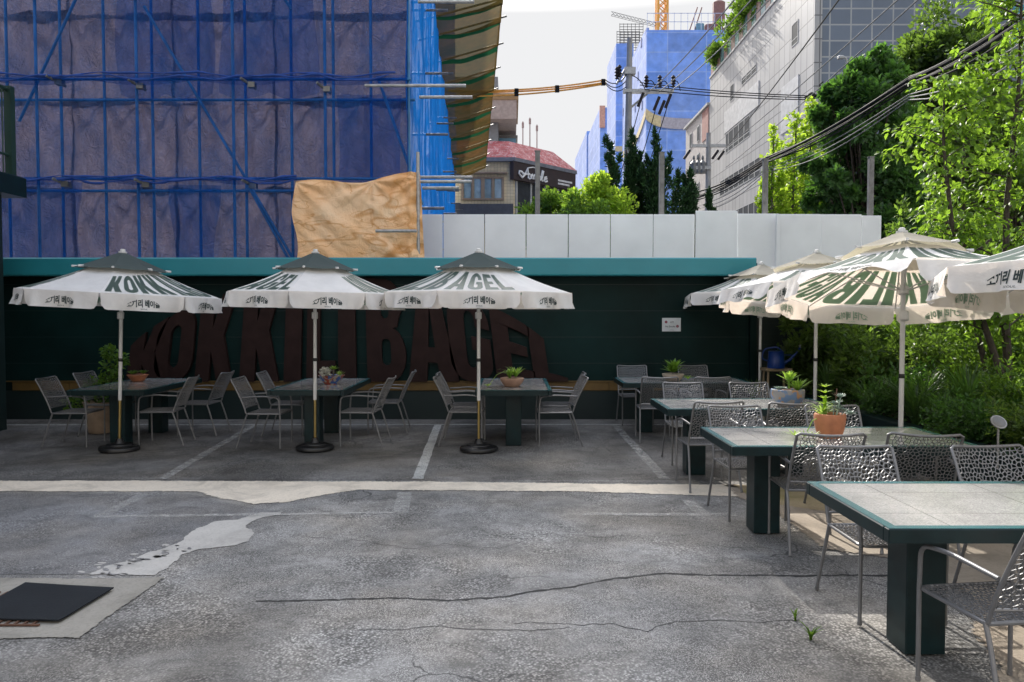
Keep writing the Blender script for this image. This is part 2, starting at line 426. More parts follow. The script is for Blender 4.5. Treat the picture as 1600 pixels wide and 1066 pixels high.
M['leaf_iris'] = leafmat('strap_leaf_green', (.022, .06, .02), (.07, .14, .04), .3, .9, (.16, .32, .04))
M['succulent'] = leafmat('grey_green_succulent', (.16, .24, .2), (.33, .42, .36), .1, .4)
M['petal'] = leafmat('white_woolly_succulent', (.45, .45, .40), (.62, .62, .56), .1, .3)
# ================================================================ GROUND
def sheet(name, pts, z, m, jit=0, step=.06, seed=0, kind='structure', inset=.05):
    P = []; k = len(pts)
    for i in range(k):
        a = Vector(pts[i][:2]); b = Vector(pts[(i+1) % k][:2])
        n = max(1, int((b-a).length/step)) if jit else 1
        for j in range(n):
            p = a.lerp(b, j/n)
            if jit: p += Vector((noise.noise(Vector((p.x*3, p.y*3, seed)))*1.2 + noise.noise(Vector((p.x*11, p.y*11, seed+5)))*.6,
                                 noise.noise(Vector((p.x*3, p.y*3, seed+9)))*1.2 + noise.noise(Vector((p.x*11, p.y*11, seed+15)))*.6))*jit
            P.append(p)
    ar = sum(P[i-1].x*P[i].y - P[i].x*P[i-1].y for i in range(len(P)))
    if ar < 0: P.reverse()
    n = len(P); In = []
    for i in range(n):
        t = (P[(i+1) % n] - P[i-1]); t = t.normalized() if t.length > 1e-9 else Vector((1,0))
        In.append(P[i] + Vector((-t.y, t.x))*inset)
    mb = MB().poly([[(p.x, p.y) for p in In]], lambda u, v: (u, v, z))
    o_ = len(mb.v)
    mb.v += [(p.x, p.y, z) for p in P]
    for i in range(n):
        j = (i+1) % n; mb.f.append((o_+i, o_+j, j, i)); mb.m.append(0)
    o = mb.build(name, m)
    at_ = o.data.attributes.new('edge', 'FLOAT', 'POINT'); at_.data.foreach_set('value', [1.0]*n + [0.0]*n)
    return tag(o, kind=kind)
def gp(*px): return [gnd(*p) for p in px]

MB().add([(-900,-300,0),(900,-300,0),(900,1500,0),(-900,1500,0)], [(0,1,2,3)]).build('ground', M['asphalt'])['kind'] = 'structure'
Z1, Z2, Z3, Z4 = .003, .005, .007, .009
# shade painted into the parking bays by the wall; old asphalt patch on left
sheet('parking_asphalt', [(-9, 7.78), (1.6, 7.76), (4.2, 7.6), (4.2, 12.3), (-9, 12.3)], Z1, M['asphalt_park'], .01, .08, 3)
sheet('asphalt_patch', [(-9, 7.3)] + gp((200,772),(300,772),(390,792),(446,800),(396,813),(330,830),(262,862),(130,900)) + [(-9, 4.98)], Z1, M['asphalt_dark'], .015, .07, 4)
sheet('drain_strip', [(-9, 7.79)] + gp((300,751),(660,752),(1000,756),(1180,757)) + gp((1180,779),(1090,776),(900,770),(660,768),(560,768),(510,775),(450,787),(395,790),(340,781),(305,770)) + [(-9, 7.28)], Z2, M['strip'], .02, .06, 5, inset=.09)
sheet('sandy_patch', gp((1120,757),(1300,752)) + [(4.3, 7.7), (4.3, 2.6)] + gp((1570,1110),(1530,1030),(1500,985),(1495,930),(1430,888),(1350,872),(1290,862),(1250,842),(1225,818),(1195,800),(1150,782)), Z3, M['dirt'], .05, .07, 6, inset=.16)
sheet('mossy_strip', gp((1140,758),(1320,757),(1560,760),(1560,800),(1330,808),(1240,795),(1170,780)), Z4, M['mossy'], .04, .07, 16, inset=.09)
sheet('cement_patch', gp((130,901),(165,886),(205,874),(238,862),(280,850),(305,826),(335,816),(368,813),(400,801),(447,799),(440,805),(398,813),(382,822),(402,834),(392,845),(370,856),(322,861),(290,868),(268,889),(235,901)), Z2, M['patch'], .045, .025, 7, inset=.03)
rnd = random.Random(21)
for k in range(26):
    px = rnd.uniform(120,300); py = 905 - (px-130)*.34 + rnd.uniform(-14,14); w_ = rnd.uniform(2,9); h_ = rnd.uniform(.8,2.2)
    sheet('cement_fleck', gp(*[(px+w_*math.cos(t*PI/4), py+h_*math.sin(t*PI/4)) for t in range(8)]), Z2, M['patch'], .02, .02, 80+k, inset=.012)
rnd = random.Random(12)
for k in range(11):
    px, py = rnd.uniform(165,300), 0
    py = 894 - (px-165)*.33 + rnd.uniform(-9,9); w_ = rnd.uniform(3,14); h_ = rnd.uniform(1.2,3.2)
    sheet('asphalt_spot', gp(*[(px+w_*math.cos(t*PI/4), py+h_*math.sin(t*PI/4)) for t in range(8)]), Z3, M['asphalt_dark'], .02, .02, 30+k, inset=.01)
sheet('concrete_frame', [(-5.5, gnd(0,903).y)] + gp((0,903),(140,904),(263,902),(196,950),(128,1000),(0,1002)) + [(-5.5, gnd(0,1002).y)], Z3, M['cframe'], .008, .05, 8)
# painted bay lines
lines = [('bay_line', [(-7.8,11.60),(3.6,11.66),(3.6,11.72),(-7.8,11.67)], 'line'),
         ('bay_line', [(-1.19,11.6),(-1.06,11.6),(-.90,7.80),(-1.03,7.80)], 'line'),
         ('bay_line', [(1.50,11.6),(1.63,11.6),(1.63,7.80),(1.50,7.80)], 'line_faint'),
         ('bay_line', [(-3.98,11.6),(-3.85,11.6),(-3.52,7.80),(-3.65,7.80)], 'line_faint'),
         ('bay_line', gp((620,770),(645,770),(640,803),(612,803)), 'line_faint'),
         ('bay_line', gp((215,774),(236,774),(172,806),(145,806)), 'line_faint'),
         ('bay_line', gp((145,806),(640,800),(640,804),(141,811)), 'line_faint'),
         ('bay_line', gp((915,802),(1150,803),(1152,808),(908,807)), 'line_faint'),
         ('bay_line', gp((1062,782),(1082,782),(1112,804),(1085,804)), 'line_faint')]
for i, (n, p, m) in enumerate(lines): sheet(n, p, Z3 if i not in (1,2,3) else Z4, M[m], .006, .05, 40+i, inset=.022)
def crack(pxs, w, seed, amp=.02, zc=.0016):
    P = [gnd(*p) for p in pxs]; rnd = random.Random(seed); pts = []
    for a, b in zip(P, P[1:]):
        n = max(2, int((b-a).length/.035))
        for j in range(n): pts.append(a.lerp(b, j/n))
    vs = []; fs = []
    for i, p in enumerate(pts):
        off = (noise.noise(Vector((p.x*4, seed, 0)))*1.6 + noise.noise(Vector((p.x*17, seed, 3)))*.8)*amp
        ww = w*(.35 + .9*abs(noise.noise(Vector((p.x*9, seed, 7))))+ rnd.random()*.4)
        vs += [(p.x, p.y + off - ww/2, zc), (p.x, p.y + off + ww/2, zc)]
    for i in range(len(pts)-1): fs.append((2*i, 2*i+2, 2*i+3, 2*i+1))
    tag(MB().add(vs, fs).build('ground_crack', M['crack']), kind='structure')
crack([(400,940),(500,938),(600,935),(690,938),(770,935),(840,925),(930,910),(1000,900),(1040,896),(1100,899),(1250,900),(1450,898)], .034, 1)
crack([(560,985),(680,980),(760,985),(830,985),(900,981)], .010, 2, .03)
crack([(800,974),(950,975),(1010,986),(1060,972),(1150,971),(1260,969)], .010, 3, .03)
crack([(450,836),(560,846),(640,858),(700,850),(780,858),(860,832)], .008, 4, .05)
crack([(0,751),(300,751),(660,752),(1000,756),(1120,757)], .014, 5, .008, Z4+.002)
# rubber mat over the drain grating
g = empty('drain_grate', tuple(gnd(20, 950)), 0, 'rusty drain grating showing under the edge of the black mat', 'drain grate')
mb = MB()
for i in range(16):
    x = -3.36 + .05*i; mb.box(x, x+.012, 4.11, 4.60, .010, .017)
mb.box(-3.38, -2.56, 4.095, 4.11, .010, .018)
o = mb.build('grating', M['rust']); o.parent = g; o.location = -g.location
mp = gp((40,917),(178,925),(92,977),(-60,972))
mb = MB(); top = []
def matpt(u, v):
    a = Vector(mp[0]).lerp(Vector(mp[1]), u); b = Vector(mp[3]).lerp(Vector(mp[2]), u); p = a.lerp(b, v)
    return Vector((p.x, p.y, 0.027 + .003*noise.noise(Vector((u*3, v*3, 1))) + .006*((u-.5)**2+(v-.5)**2)))
mb.grid(lambda u, v: matpt(u, v), 16, 12); mb.grid(lambda u, v: matpt(1-u, v) - Vector((0,0,.008)), 16, 12)
for k in range(4):
    q = [(0,0),(1,0),(1,1),(0,1),(0,0)]
    a, b = q[k], q[k+1]
    mb.grid(lambda u, v: matpt(a[0]+(b[0]-a[0])*u, a[1]+(b[1]-a[1])*u) - Vector((0,0,.008*(1-v))), 12, 1)
tag(mb.build('rubber_mat', M['rubber']), 'black rubber mat lying over the drain in the concrete frame', 'mat')

# ================================================================ SHOP WALL WITH RAISED LETTERS
YW = 12.3
wall = empty('shop_wall', (-2, YW, 0), 0, 'dark green wall with raised brown letters under a teal metal fascia', 'wall')
def wpart(mb, name, m, parent=None, smooth=False):
    o = mb.build(name, m, smooth=smooth); p = parent or wall
    o.parent = p; o.matrix_parent_inverse = Matrix.Identity(4)
    w = Vector((0,0,0)); q = p
    while q: w += q.location; q = q.parent
    o.location = -w if not parent else Vector((0,0,0)) - w
    return o
wb = MB().box(-9.6, 3.8, YW, YW+.35, 0, 2.52).box(3.8, 3.9, YW-.06, YW+.35, 0, 2.50)
wpart(wb, 'wall_panel', M['wall'])
mb = MB().box(-9.6, 3.79, YW-.02, YW, .0, .46); wpart(mb, 'skirting', M['wall_dark'])
mb = MB()
for i in range(26):
    x = -8.0 + i*.455
    if x + .45 < 3.8: mb.box(x, x+.449, YW-.035, YW, .47, .60)
wpart(mb, 'tile_band', M['ochre'])
mb = MB().box(-9.6, 3.79, YW-.05, YW, .605, .622); wpart(mb, 'ledge', M['ochre'])
mb = MB()
prof = [(YW-.32, 2.29), (YW-.33, 2.31), (YW-.33, 2.55), (YW-.31, 2.57), (YW+.36, 2.62), (YW+.36, 2.29)]
vs = [(x, y, z) for x in (-9.6, 3.80) for y, z in prof]; k = 6
mb.add(vs, [(i, (i+1) % k, k+(i+1) % k, k+i) for i in range(k)] + [tuple(range(k)), tuple(range(2*k-1, k-1, -1))])
wpart(mb, 'fascia', M['teal'])
mb = MB()
for z in (.9, 1.32, 1.74, 2.16): mb.box(-9.6, 3.79, YW-.004, YW, z, z+.006)
wpart(mb, 'panel_joint', M['wall_dark'])
# glyphs in a unit square
def arc(cx, cy, rx, ry, a0, a1, n=10): return [(cx + rx*math.cos(R(a0+(a1-a0)*i/n)), cy + ry*math.sin(R(a0+(a1-a0)*i/n))) for i in range(n+1)]
def rr(x0, x1, y0, y1, rx, ry): return arc(x1-rx,y0+ry,rx,ry,-90,0)+arc(x1-rx,y1-ry,rx,ry,0,90)+arc(x0+rx,y1-ry,rx,ry,90,180)+arc(x0+rx,y0+ry,rx,ry,180,270)
GL = {
 'K': [[(0,0),(0,1),(.38,1),(.38,.62),(.60,1),(1,1),(.70,.52),(1,0),(.60,0),(.38,.36),(.38,0)][::-1]],
 'O': [rr(0,1,0,1,.48,.30), rr(.36,.64,.2,.8,.14,.10)[::-1]],
 'I': [[(0,0),(1,0),(1,1),(0,1)]],
 'L': [[(0,0),(1,0),(1,.2),(.46,.2),(.46,1),(0,1)]],
 'B': [[(0,0),(.55,0)]+arc(.58,.27,.42,.27,-90,75,8)+[(.80,.54)]+arc(.55,.78,.40,.22,-40,90,8)+[(0,1)], rr(.38,.62,.16,.42,.10,.06)[::-1], rr(.38,.60,.62,.84,.10,.06)[::-1]],
 'A': [[(0,0),(.36,0),(.405,.2),(.595,.2),(.64,0),(1,0),(.70,1),(.30,1)], [(.43,.36),(.50,.80),(.57,.36)]],
 'G': [[(.48,0)]+arc(.55,.20,.45,.20,-90,0,6)+[(1,.54),(.55,.54),(.55,.38),(.66,.38),(.66,.26)]+arc(.53,.26,.13,.10,0,-180,6)+arc(.53,.74,.13,.10,180,0,6)+[(.66,.66),(1,.66)]+arc(.50,.72,.50,.28,0,180,12)+arc(.48,.28,.48,.28,180,270,6)],
 'E': [[(0,0),(1,0),(1,.19),(.44,.19),(.44,.42),(.88,.42),(.88,.59),(.44,.59),(.44,.81),(1,.81),(1,1),(0,1)]],
}
def dens(o, st=.09):
    P = []
    for i in range(len(o)):
        a, b = Vector(o[i]), Vector(o[(i+1) % len(o)])
        n = max(1, int((b-a).length/st))
        for j in range(n): P.append(tuple(a.lerp(b, j/n)))
    out = [P[0]]
    for p in P[1:]:
        if (Vector(p)-Vector(out[-1])).length > 1e-4: out.append(p)
    return out
slots = [('K',190,246),('O',231,291),('K',298,356),('K',369,431),('I',439,466),('L',475,521),('I',526,554),('B',572,635),('A',637,717),('G',706,773),('E',777,838),('L',836,889)]
def wallmap(x0, x1, y):
    def mp(u, v):
        px = x0 + u*(x1-x0)
        h = 168*math.sqrt(max(.03, 1-((px-530)/362.0)**2))
        px2 = px - (px-530)*.055*v*h/120
        p = at(px2, 0, YW)
        return (p.x, y, .615 + v*h*YW/1200*.965)
    return mp
for ch, x0, x1 in slots:
    g = [dens(o) for o in GL[ch]]
    mb = MB().solid(g, wallmap(x0, x1, YW-.085), wallmap(x0, x1, YW-.001))
    wpart(mb, 'letter', M['brown'])
# no smoking sign
TXT = {}
_tc = bpy.data.curves.new('lettering', 'FONT'); _to = bpy.data.objects.new('lettering', _tc)
def text2d(body, bold=0.0):
    key = (body, bold)
    if key not in TXT:
        COL.objects.link(_to); _tc.body = body; _tc.offset = bold
        dg = bpy.context.evaluated_depsgraph_get(); dg.update()
        ev = _to.evaluated_get(dg); me = ev.to_mesh()
        v = [(p.co.x, p.co.y) for p in me.vertices]; f = [tuple(p.vertices) for p in me.polygons]
        ev.to_mesh_clear(); COL.objects.unlink(_to)
        xs = [p[0] for p in v]; ys = [p[1] for p in v]
        a, b, c, d = min(xs), max(xs), min(ys), max(ys)
        TXT[key] = ([((x-a)/(b-a), (y-c)/(d-c)) for x, y in v], f)
    return TXT[key]
def text_on(mb, body, mp, bold=0, mi=0, flip=False):
    v, f = text2d(body, bold)
    if flip: f = [t[::-1] for t in f]
    return mb.add([mp(*p) for p in v], f, mi)
p0, p1 = at(1035, 497, YW-.03), at(1064, 518, YW-.03)
sg = empty('no_smoking_sign', (p0.x, YW-.004, p1.z), 0, 'small white no smoking sign screwed to the dark green wall', 'sign')
sw, sh = p1.x-p0.x, p0.z-p1.z
MB().bbox(0, sw, -.012, 0, 0, sh, .002).build('plate', mat('sign_plate', (.55,.58,.6), .3), sg)
rd = mat('sign_red', (.17,.01,.03), .5); dkm = mat('sign_ink', (.03,.03,.035), .6)
for cx, cy in ((.21,.70),(.82,.38)):
    mb = MB().poly([arc(0,0,1,1,0,345,23)], lambda u, v: (sw*cx+u*.022, -.0135, sh*cy+v*.022))
    mb.poly([arc(0,0,1,1,0,345,15)], lambda u, v: (sw*cx+u*.007, -.0145, sh*cy+v*.007), 1)
    mb.build('red_dot', [rd, mat('sign_dot_light', (.5,.2,.25), .5)], sg)
mb = MB(); text_on(mb, '금연', lambda u, v: (sw*(.42+.19*u), -.0135, sh*(.62+.14*v)), .01); mb.build('lettering', dkm, sg)
mb = MB(); text_on(mb, 'No Smoke', lambda u, v: (sw*(.17+.54*u), -.0135, sh*(.30+.14*v)), .015); mb.build('lettering', dkm, sg)
mb = MB(); text_on(mb, '코끼리 베이글', lambda u, v: (sw*(.38+.24*u), -.0135, sh*(.07+.07*v*(.4+.6*math.sin(PI*u)))), .015); mb.build('lettering', dkm, sg)

# dark plank fence carrying on to the right of the wall
pf = empty('plank_fence', (5, YW+.1, 0), 0, 'dark green plank fence at the back of the planted bed', 'fence')
mb = MB()
for i in range(11): mb.box(-1.09, 2.2, -.03, -.012, .02+i*.17, .02+i*.17+.162)
mb.box(-1.09, 2.2, -.0119, 0, 0, 1.88)
mb.build('plank_panel', M['wall_dark'], pf)
for x in (-.9, .6, 2.1): MB().box(x, x+.09, .001, .09, 0, 1.95).build('post', M['wall_dark'], pf)

# ================================================================ LEFT NEIGHBOUR WITH ROOF TERRACE
nb = empty('neighbour_building', (-8.3, 6, 0), 0, 'dark low building at far left with teal eave and railed roof terrace', 'building')
MB().box(-6, .9, -3.0, 5.2, 0, 3.42).build('wall', M['wall_dark'], nb)
MB().bbox(-6.1, 1.06, -3.2, 5.55, 3.422, 3.72, .02).build('eave', M['table_green'], nb)
mb = MB(); 
mb.tube([(.98,-3.1,4.95),(.98,5.3,4.95)], .03); mb.tube([(.98,-3.1,4.0),(.98,5.3,4.0)], .02); mb.tube([(-5,5.3,4.95),(.98,5.3,4.95)], .03)
for i in range(60): mb.tube([(.98,-3.1+.142*i,3.72),(.98,-3.1+.142*i,4.95)], .011, 6)
mb.box(.93,1.03,5.25,5.35,3.72,5.0)
mb.build('railing', mat('dark_green_rail', (.012,.04,.03), .5), nb)
MB().box(-6, -.9, -3.0, 4.6, 3.722, 6.3).build('rooftop_room', M['wall_dark'], nb)
MB().box(.901, .92, 3.2, 4.2, 0, 2.1).build('door', M['black'], nb)

# ================================================================ SCAFFOLDED BUILDING UNDER DEMOLITION
YS = 13.5
scf = empty('scaffolding', (-6, YS, 0), 0, 'tall tube scaffolding seen through blue safety net above the shop wall', 'scaffolding')
def sc(mb, name, m): return wpart(mb, name, m, scf)
XL, XC, ZT = -10.5, -1.80, 25.0  # height carried up out of view to place the shade on the yard
for px in (-40, 65, 220, 369, 511, 640):
    x = (px-800)*YS/1200; sc(MB().tube([(x,YS,0),(x,YS,ZT)], .027, 10), 'pole', M['bluepipe'])
for px in (20, 103, 170, 244, 316, 388, 459, 524, 582):
    x = (px-800)*14.05/1200; sc(MB().tube([(x,14.05,0),(x,14.05,ZT)], .027, 10), 'pole', M['bluepipe'])
for z, y in ((4.04,YS-.06),(3.92,14.0),(5.75,YS-.06),(5.55,14.0),(7.15,YS-.06),(2.5,14.0),(8.7,YS-.06),(10.2,YS-.06)):
    sc(MB().tube([(XL,y,z),(XC+.05,y,z)], .026, 10), 'ledger', M['bluepipe'])
for (x0,y0),(x1,y1) in (((225,10),(470,425)),((120,-5),(30,190)),((385,285),(470,440)),((420,-40),(455,15)),((590,120),(660,320))):
    a, b = at(x0,y0,13.78), at(x1,y1,13.78); sc(MB().tube([a,b], .026, 10), 'brace', M['bluepipe'])
for px, py in ((72,118),(200,124),(376,122),(495,129),(82,279),(210,280),(378,281),(588,286)):     # couplers and pipe stubs
    p = at(px, py, 13.25); mb = MB()
    mb.tube([p, p+Vector((.16,.3,-.10))], .025, 10); mb.box(p.x+.08,p.x+.2,p.y+.1,p.y+.22,p.z-.12,p.z-.03)
    sc(mb, 'coupler', M['galv_dark'])
for (x0,x1,py,Y) in ((570,728,134,13.2),(655,738,152,13.2),(650,737,284,13.2),(660,717,294,13.3),(653,741,3,13.2),(587,651,361,12.95),(640,738,277,13.9)):
    a, b = at(x0,py,Y), at(x1,py,Y); b.z = a.z; sc(MB().tube([a,b], .027, 12), 'pipe_end', M['galv'])
p = at(653,238,13.1); sc(MB().tube([p, (p.x,13.1,.3)], .03, 10), 'pole', M['galv'])
# side of the scaffold runs back along this line
def sideX(Y): return XC - .054*(Y-YS)
for i in range(14):
    Y = 15.5 + i*2.9
    for z in (4.0, 5.7, 7.4, 9.1):
        if (i+int(z)) % 2 == 0:
            sc(MB().tube([(sideX(Y)-.3, Y, z+.25*math.sin(i*2.1+z)), (sideX(Y)+.55, Y, z+.25*math.sin(i*2.1+z))], .03, 8), 'pipe_end', M['galv_dark'])
def netgrid(fn, nu, nv): return MB().grid(fn, nu, nv)
def frontnet(z0, z1, x0, x1, seed):
    def f(u, v):
        x = x0+(x1-x0)*u; z = z0+(z1-z0)*v
        y = YS-.14 + .05*noise.noise(Vector((x*1.6, z*.5, seed))) + .03*noise.noise(Vector((x*5, z*1.5, seed)))
        sag = .10*math.sin(PI*((x*.55) % 1))*(1-v)
        return (x, y, z - sag)
    return netgrid(f, 120, 24)
for z0, z1, sd, nm_ in ((4.02, 5.80, 1, 'middle'), (5.72, 7.3, 2, 'upper'), (7.2, 25.0, 3, 'unseen topmost'), (2.55, 4.06, 4, 'lowest')):
    o = frontnet(z0, z1, XL, XC if sd != 4 else -3.72, sd).build('safety_net', M['net_front'], smooth=True)
    tag(o, 'see-through blue net, %s strip of those across the scaffold front' % nm_, 'safety net', 'blue nets on the scaffold front')
def rope(x0, x1, z, Y, spans, name):
    mb = MB(); pts = []
    n = spans*12
    for i in range(n+1):
        u = i/n; s = (u*spans) % 1
        pts.append((x0+(x1-x0)*u, Y - .02*math.sin(i), z - .10*math.sin(PI*s)*(.6+.4*math.sin(int(u*spans)*2.3)) + .01*math.sin(i*.9)))
    mb.tube(pts, [.016+.007*math.sin(i*.8+spans)+.005*math.sin(i*2.3) for i in range(n+1)], 8)
    sc(mb, name, M['rope'])
rope(XL, XC-.3, 5.78, YS-.22, 7, 'net_edge_rope'); rope(XL, -3.7, 4.07, YS-.22, 5, 'net_edge_rope'); rope(XL, XC-.2, 5.84, YS-.18, 5, 'net_edge_rope'); rope(XL, -3.7, 4.03, YS-.17, 7, 'net_edge_rope')
# blue net along the side
def sidenet(u, v):
    Y = YS-.15 + 42.5*u; z = .2 + 24.8*v
    return (sideX(Y) + .12*noise.noise(Vector((Y*.8, z*.35, 2))) + .06*noise.noise(Vector((Y*2.5, z*.6, 4))), Y, z)
tag(netgrid(sidenet, 220, 90).build('side_net', M['net_side'], smooth=True), 'bright blue net hung down the receding side of the scaffolding', 'safety net')
# tarps hung behind the front pipes
def tarpsheet(x0, x1, z0, z1, Y, seed, amp=1.0, anchors=None, nu=90, nv=60):
    A = anchors or [x0+(x1-x0)*t for t in (0,.33,.66,1)]
    def f(u, v):
        x = x0+(x1-x0)*u; z = z0+(z1-z0)*v
        d = 0
        for a in A:                                        # folds fan out below each tie
            r = math.hypot(x-a, z1-z)+.05; an = math.atan2(x-a, z1-z+.05)
            d += .085*math.sin(an*9+seed)*math.exp(-abs(an)*1.2)*min(1, r/.5)*math.exp(-r*.45)
        d += .09*noise.noise(Vector((x*1.1, z*.6, seed))) + .035*noise.noise(Vector((x*3.5+z, z*2.2-x, seed+3)))
        rg = noise.noise(Vector((x*2.2+z*1.6, z*1.4, seed+8))); d += .035*(1-abs(rg)*2.2)*.6
        dz = -.05*math.sin(PI*((u*3) % 1))*(v)
        return (x + .03*noise.noise(Vector((z*1.5, seed, 0))), Y + d*amp, z + dz)
    return MB().grid(f, nu, nv)
rowz = [(2.3, 4.12), (3.98, 5.78), (5.62, 7.4), (7.2, 9.4), (9.2, 24.9)]  # last row runs far up, unseen, to shade the yard
rown = ['lowest', 'second', 'third', 'fourth', 'fifth']
cols_ = [(-10.7,-8.30),(-8.36,-6.35),(-6.41,-4.45),(-4.51,-1.95)]
coln = ['far left', 'left', 'middle', 'right']
for r, (z0, z1) in enumerate(rowz):
    for c, (x0, x1) in enumerate(cols_):
        m = M['tarp_pink']
        o = tarpsheet(x0, x1, z0, z1, 14.62 + .04*((r+c) % 2) , r*7+1, 1.6, nu=70, nv=50).build('hanging_tarp', m, smooth=True)
        tag(o, '%s tarp hung behind the pipes, %s column, %s row from the bottom' % ('pale blue' if m is M['tarp_blue'] else 'dusty mauve', coln[c], rown[r]), 'tarp', 'tarps behind the scaffold pipes')
for i, (x0, x1, z0, z1, yy, w_) in enumerate(((-7.0,-5.35,5.62,7.6,13.86,'upper left'),(-5.2,-3.5,5.66,7.7,13.9,'upper middle'),(-3.15,-1.95,2.6,5.6,13.84,'right hand corner'),(-9.4,-7.75,2.5,4.05,13.88,'lower left'),(-6.1,-5.3,2.5,4.0,13.87,'lower middle'))):
    def nf(u, v):
        x = x0+(x1-x0)*u + .12*math.sin(v*4+i)*(u-.5); z = z0+(z1-z0)*v
        return (x, yy + .10*noise.noise(Vector((x*2.6, z*.5, i))) + .05*noise.noise(Vector((x*7, z*.7, i+3))), z - .12*math.sin(PI*((u*2) % 1))*(1-v))
    tag(MB().grid(nf, 50, 24).build('safety_net', M['net_front'], smooth=True), 'loose second layer of blue net behind the front pipes, %s' % w_, 'safety net', 'loose nets between the scaffold pipes')
# building shell that carries it
sh_ = empty('half_demolished_building', (-6, 16, 0), 0, 'bare concrete frame building hidden behind the tarps and nets', 'building')
mb = MB()
for z in (3.4, 6.8, 10.2):
    mb.box(-3.6, -3.2, 1.0, 37.4, z, z+.4); mb.box(2.2, 2.6, 1.0, 37.4, z, z+.4)
mb.build('beam', M['cframe'], sh_)
for i in range(7):
    for x in (-3.6, 2.2): MB().box(x, x+.4, 1.001+i*6, 1.401+i*6, 0, 10.8).build('column', M['cframe'], sh_)
# orange tarp over the corner
def ot(u, v):
    p = at(457 + (655-457)*u, 0, 13.1); zb, zt = 2.48, 3.93 + .13*u - .07*math.sin(PI*u)*(1-u) + .05*math.sin(u*9)
    z = zb + (zt-zb)*v; x = p.x + .05*math.sin(v*7)*(1 if u < .1 else 0) + (.16*(1-v) if u > .95 else 0)*.5
    diag = (u*1.5+v*1.1)
    d = .035*noise.noise(Vector((diag*3.2, (u-v)*1.0, 2))) + .03*noise.noise(Vector((diag*8, (u-v)*2, 5))) 
    for ax, az in ((0,1),(.62,1.0),(1,.95),(1,.0)):
        an = math.atan2((u-ax)*2, (v-az)*1.6+.02); r = math.hypot((u-ax)*2,(v-az)*1.6)
        d += .030*math.sin(an*11)*math.exp(-r*1.1)*min(1, r*4)
    d += .07*math.exp(-((u-.93)/.03)**2)
    return (x, 13.1 - d, z)
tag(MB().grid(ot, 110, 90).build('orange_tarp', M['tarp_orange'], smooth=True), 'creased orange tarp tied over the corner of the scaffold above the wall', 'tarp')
# sloping catch fan on the side
fan = empty('catch_fan', (-2, 30, 11), 0, 'sloping brown and green catch net on poles jutting from the scaffold side', 'debris net')
FY = [22.6, 24.0, 25.6, 28.2, 31, 34, 37.2, 40.6, 44.2, 48, 52]
def fin(Y): return Vector((-1.07-.054*Y, Y, 10.85))
def fout(Y): return Vector((.98-.054*Y, Y+.9, 11.75))
for a, b in zip(FY, FY[1:]):
    def f(u, v, a=a, b=b):
        Y = a+(b-a)*v; p = fin(Y).lerp(fout(Y), u)
        return (p.x, p.y, p.z - .42*math.sin(PI*v)*(.3+.7*u) - .15*math.sin(PI*u) + .05*noise.noise(Vector((u*3, Y, 1))))
    pn = MB().grid(lambda u, v: f(u, .10+.90*v), 14, 8, 0).grid(lambda u, v: f(u, .10*v), 14, 4, 1)
    wpart(pn, 'net_panel', [M['net_green'], M['net_green2']], fan, True)
for Y in FY:
    a, b = fin(Y), fout(Y); d = (b-a).normalized()
    wpart(MB().tube([a-d*.7, b+d*.25], .035, 8), 'support_pole', M['galv_dark'], fan)
wpart(MB().tube([fout(Y) for Y in FY], .03, 8), 'edge_pipe', M['galv_dark'], fan)

# ================================================================ WHITE HOARDING
hd = empty('hoarding', (2.5, 14.2, 0), 0, 'long white steel panel hoarding above and behind the teal fascia', 'fence')
seams = [651,692,757,822,888,954,1021,1086,1152,1218,1283,1347,1378]
tops = [335,335,335,335,335,335,335,330,334,335,335,337]
for i in range(12):
    a, b = at(seams[i]+.6, tops[i], 14.2), at(seams[i+1]-.6, tops[i], 14.2)
    yy = 14.2 - (.05 if i == 7 else 0) - (.03 if i == 9 else 0)
    mb = MB().bbox(a.x, b.x, yy, yy+.04, 0, a.z, .006)
    wpart(mb, 'panel', M['hoard'], hd)
p = at(1216, 334, 14.1); wpart(MB().box(p.x-.04, p.x+.03, 14.06, 14.12, 0, p.z-.01), 'seam_post', M['hoard'], hd)
for px, top in ((840,237),(1034,239),(1196,249),(1361,246)):
    a = at(px, top, 14.5)
    tag(MB().box(a.x-.045, a.x+.045, 14.46, 14.54, 0, a.z).box(a.x-.055,a.x+.055,14.45,14.55,a.z,a.z+.012).build('steel_post', M['galv_dark']),
        {840:'grey steel post behind the hoarding in front of the brick shop', 1034:'grey steel post behind the hoarding among the junipers',1196:'grey steel post behind the hoarding under the cable bundle',1361:'grey steel post behind the hoarding before the dark round tree'}[px], 'post', 'steel posts behind the hoarding')

# added unseen block behind the viewer, put there to bounce sunlight into the yard
bb = empty('bounce_block', (0, -13, 0), 0, 'added pale block behind the viewer, unseen, bouncing sunlight into the yard', 'building')
MB().box(-26, 30, -8, 0, 0, 15).build('wall', mat('pale_render', (.42,.40,.37), .8), bb)
for i in range(9):  # windows only dress the added block
    for z in (1.2, 4.6, 8.0, 11.4):
        f = MB().bbox(-23+i*5.6, -20.6+i*5.6, .001, .08, z, z+1.6, .02).build('window', M['frame_w'] if 'frame_w' in M else M['hoard'], bb)
        MB().box(-22.85+i*5.6, -20.75+i*5.6, .081, .09, z+.15, z+1.45).build('pane', M['black'], f)
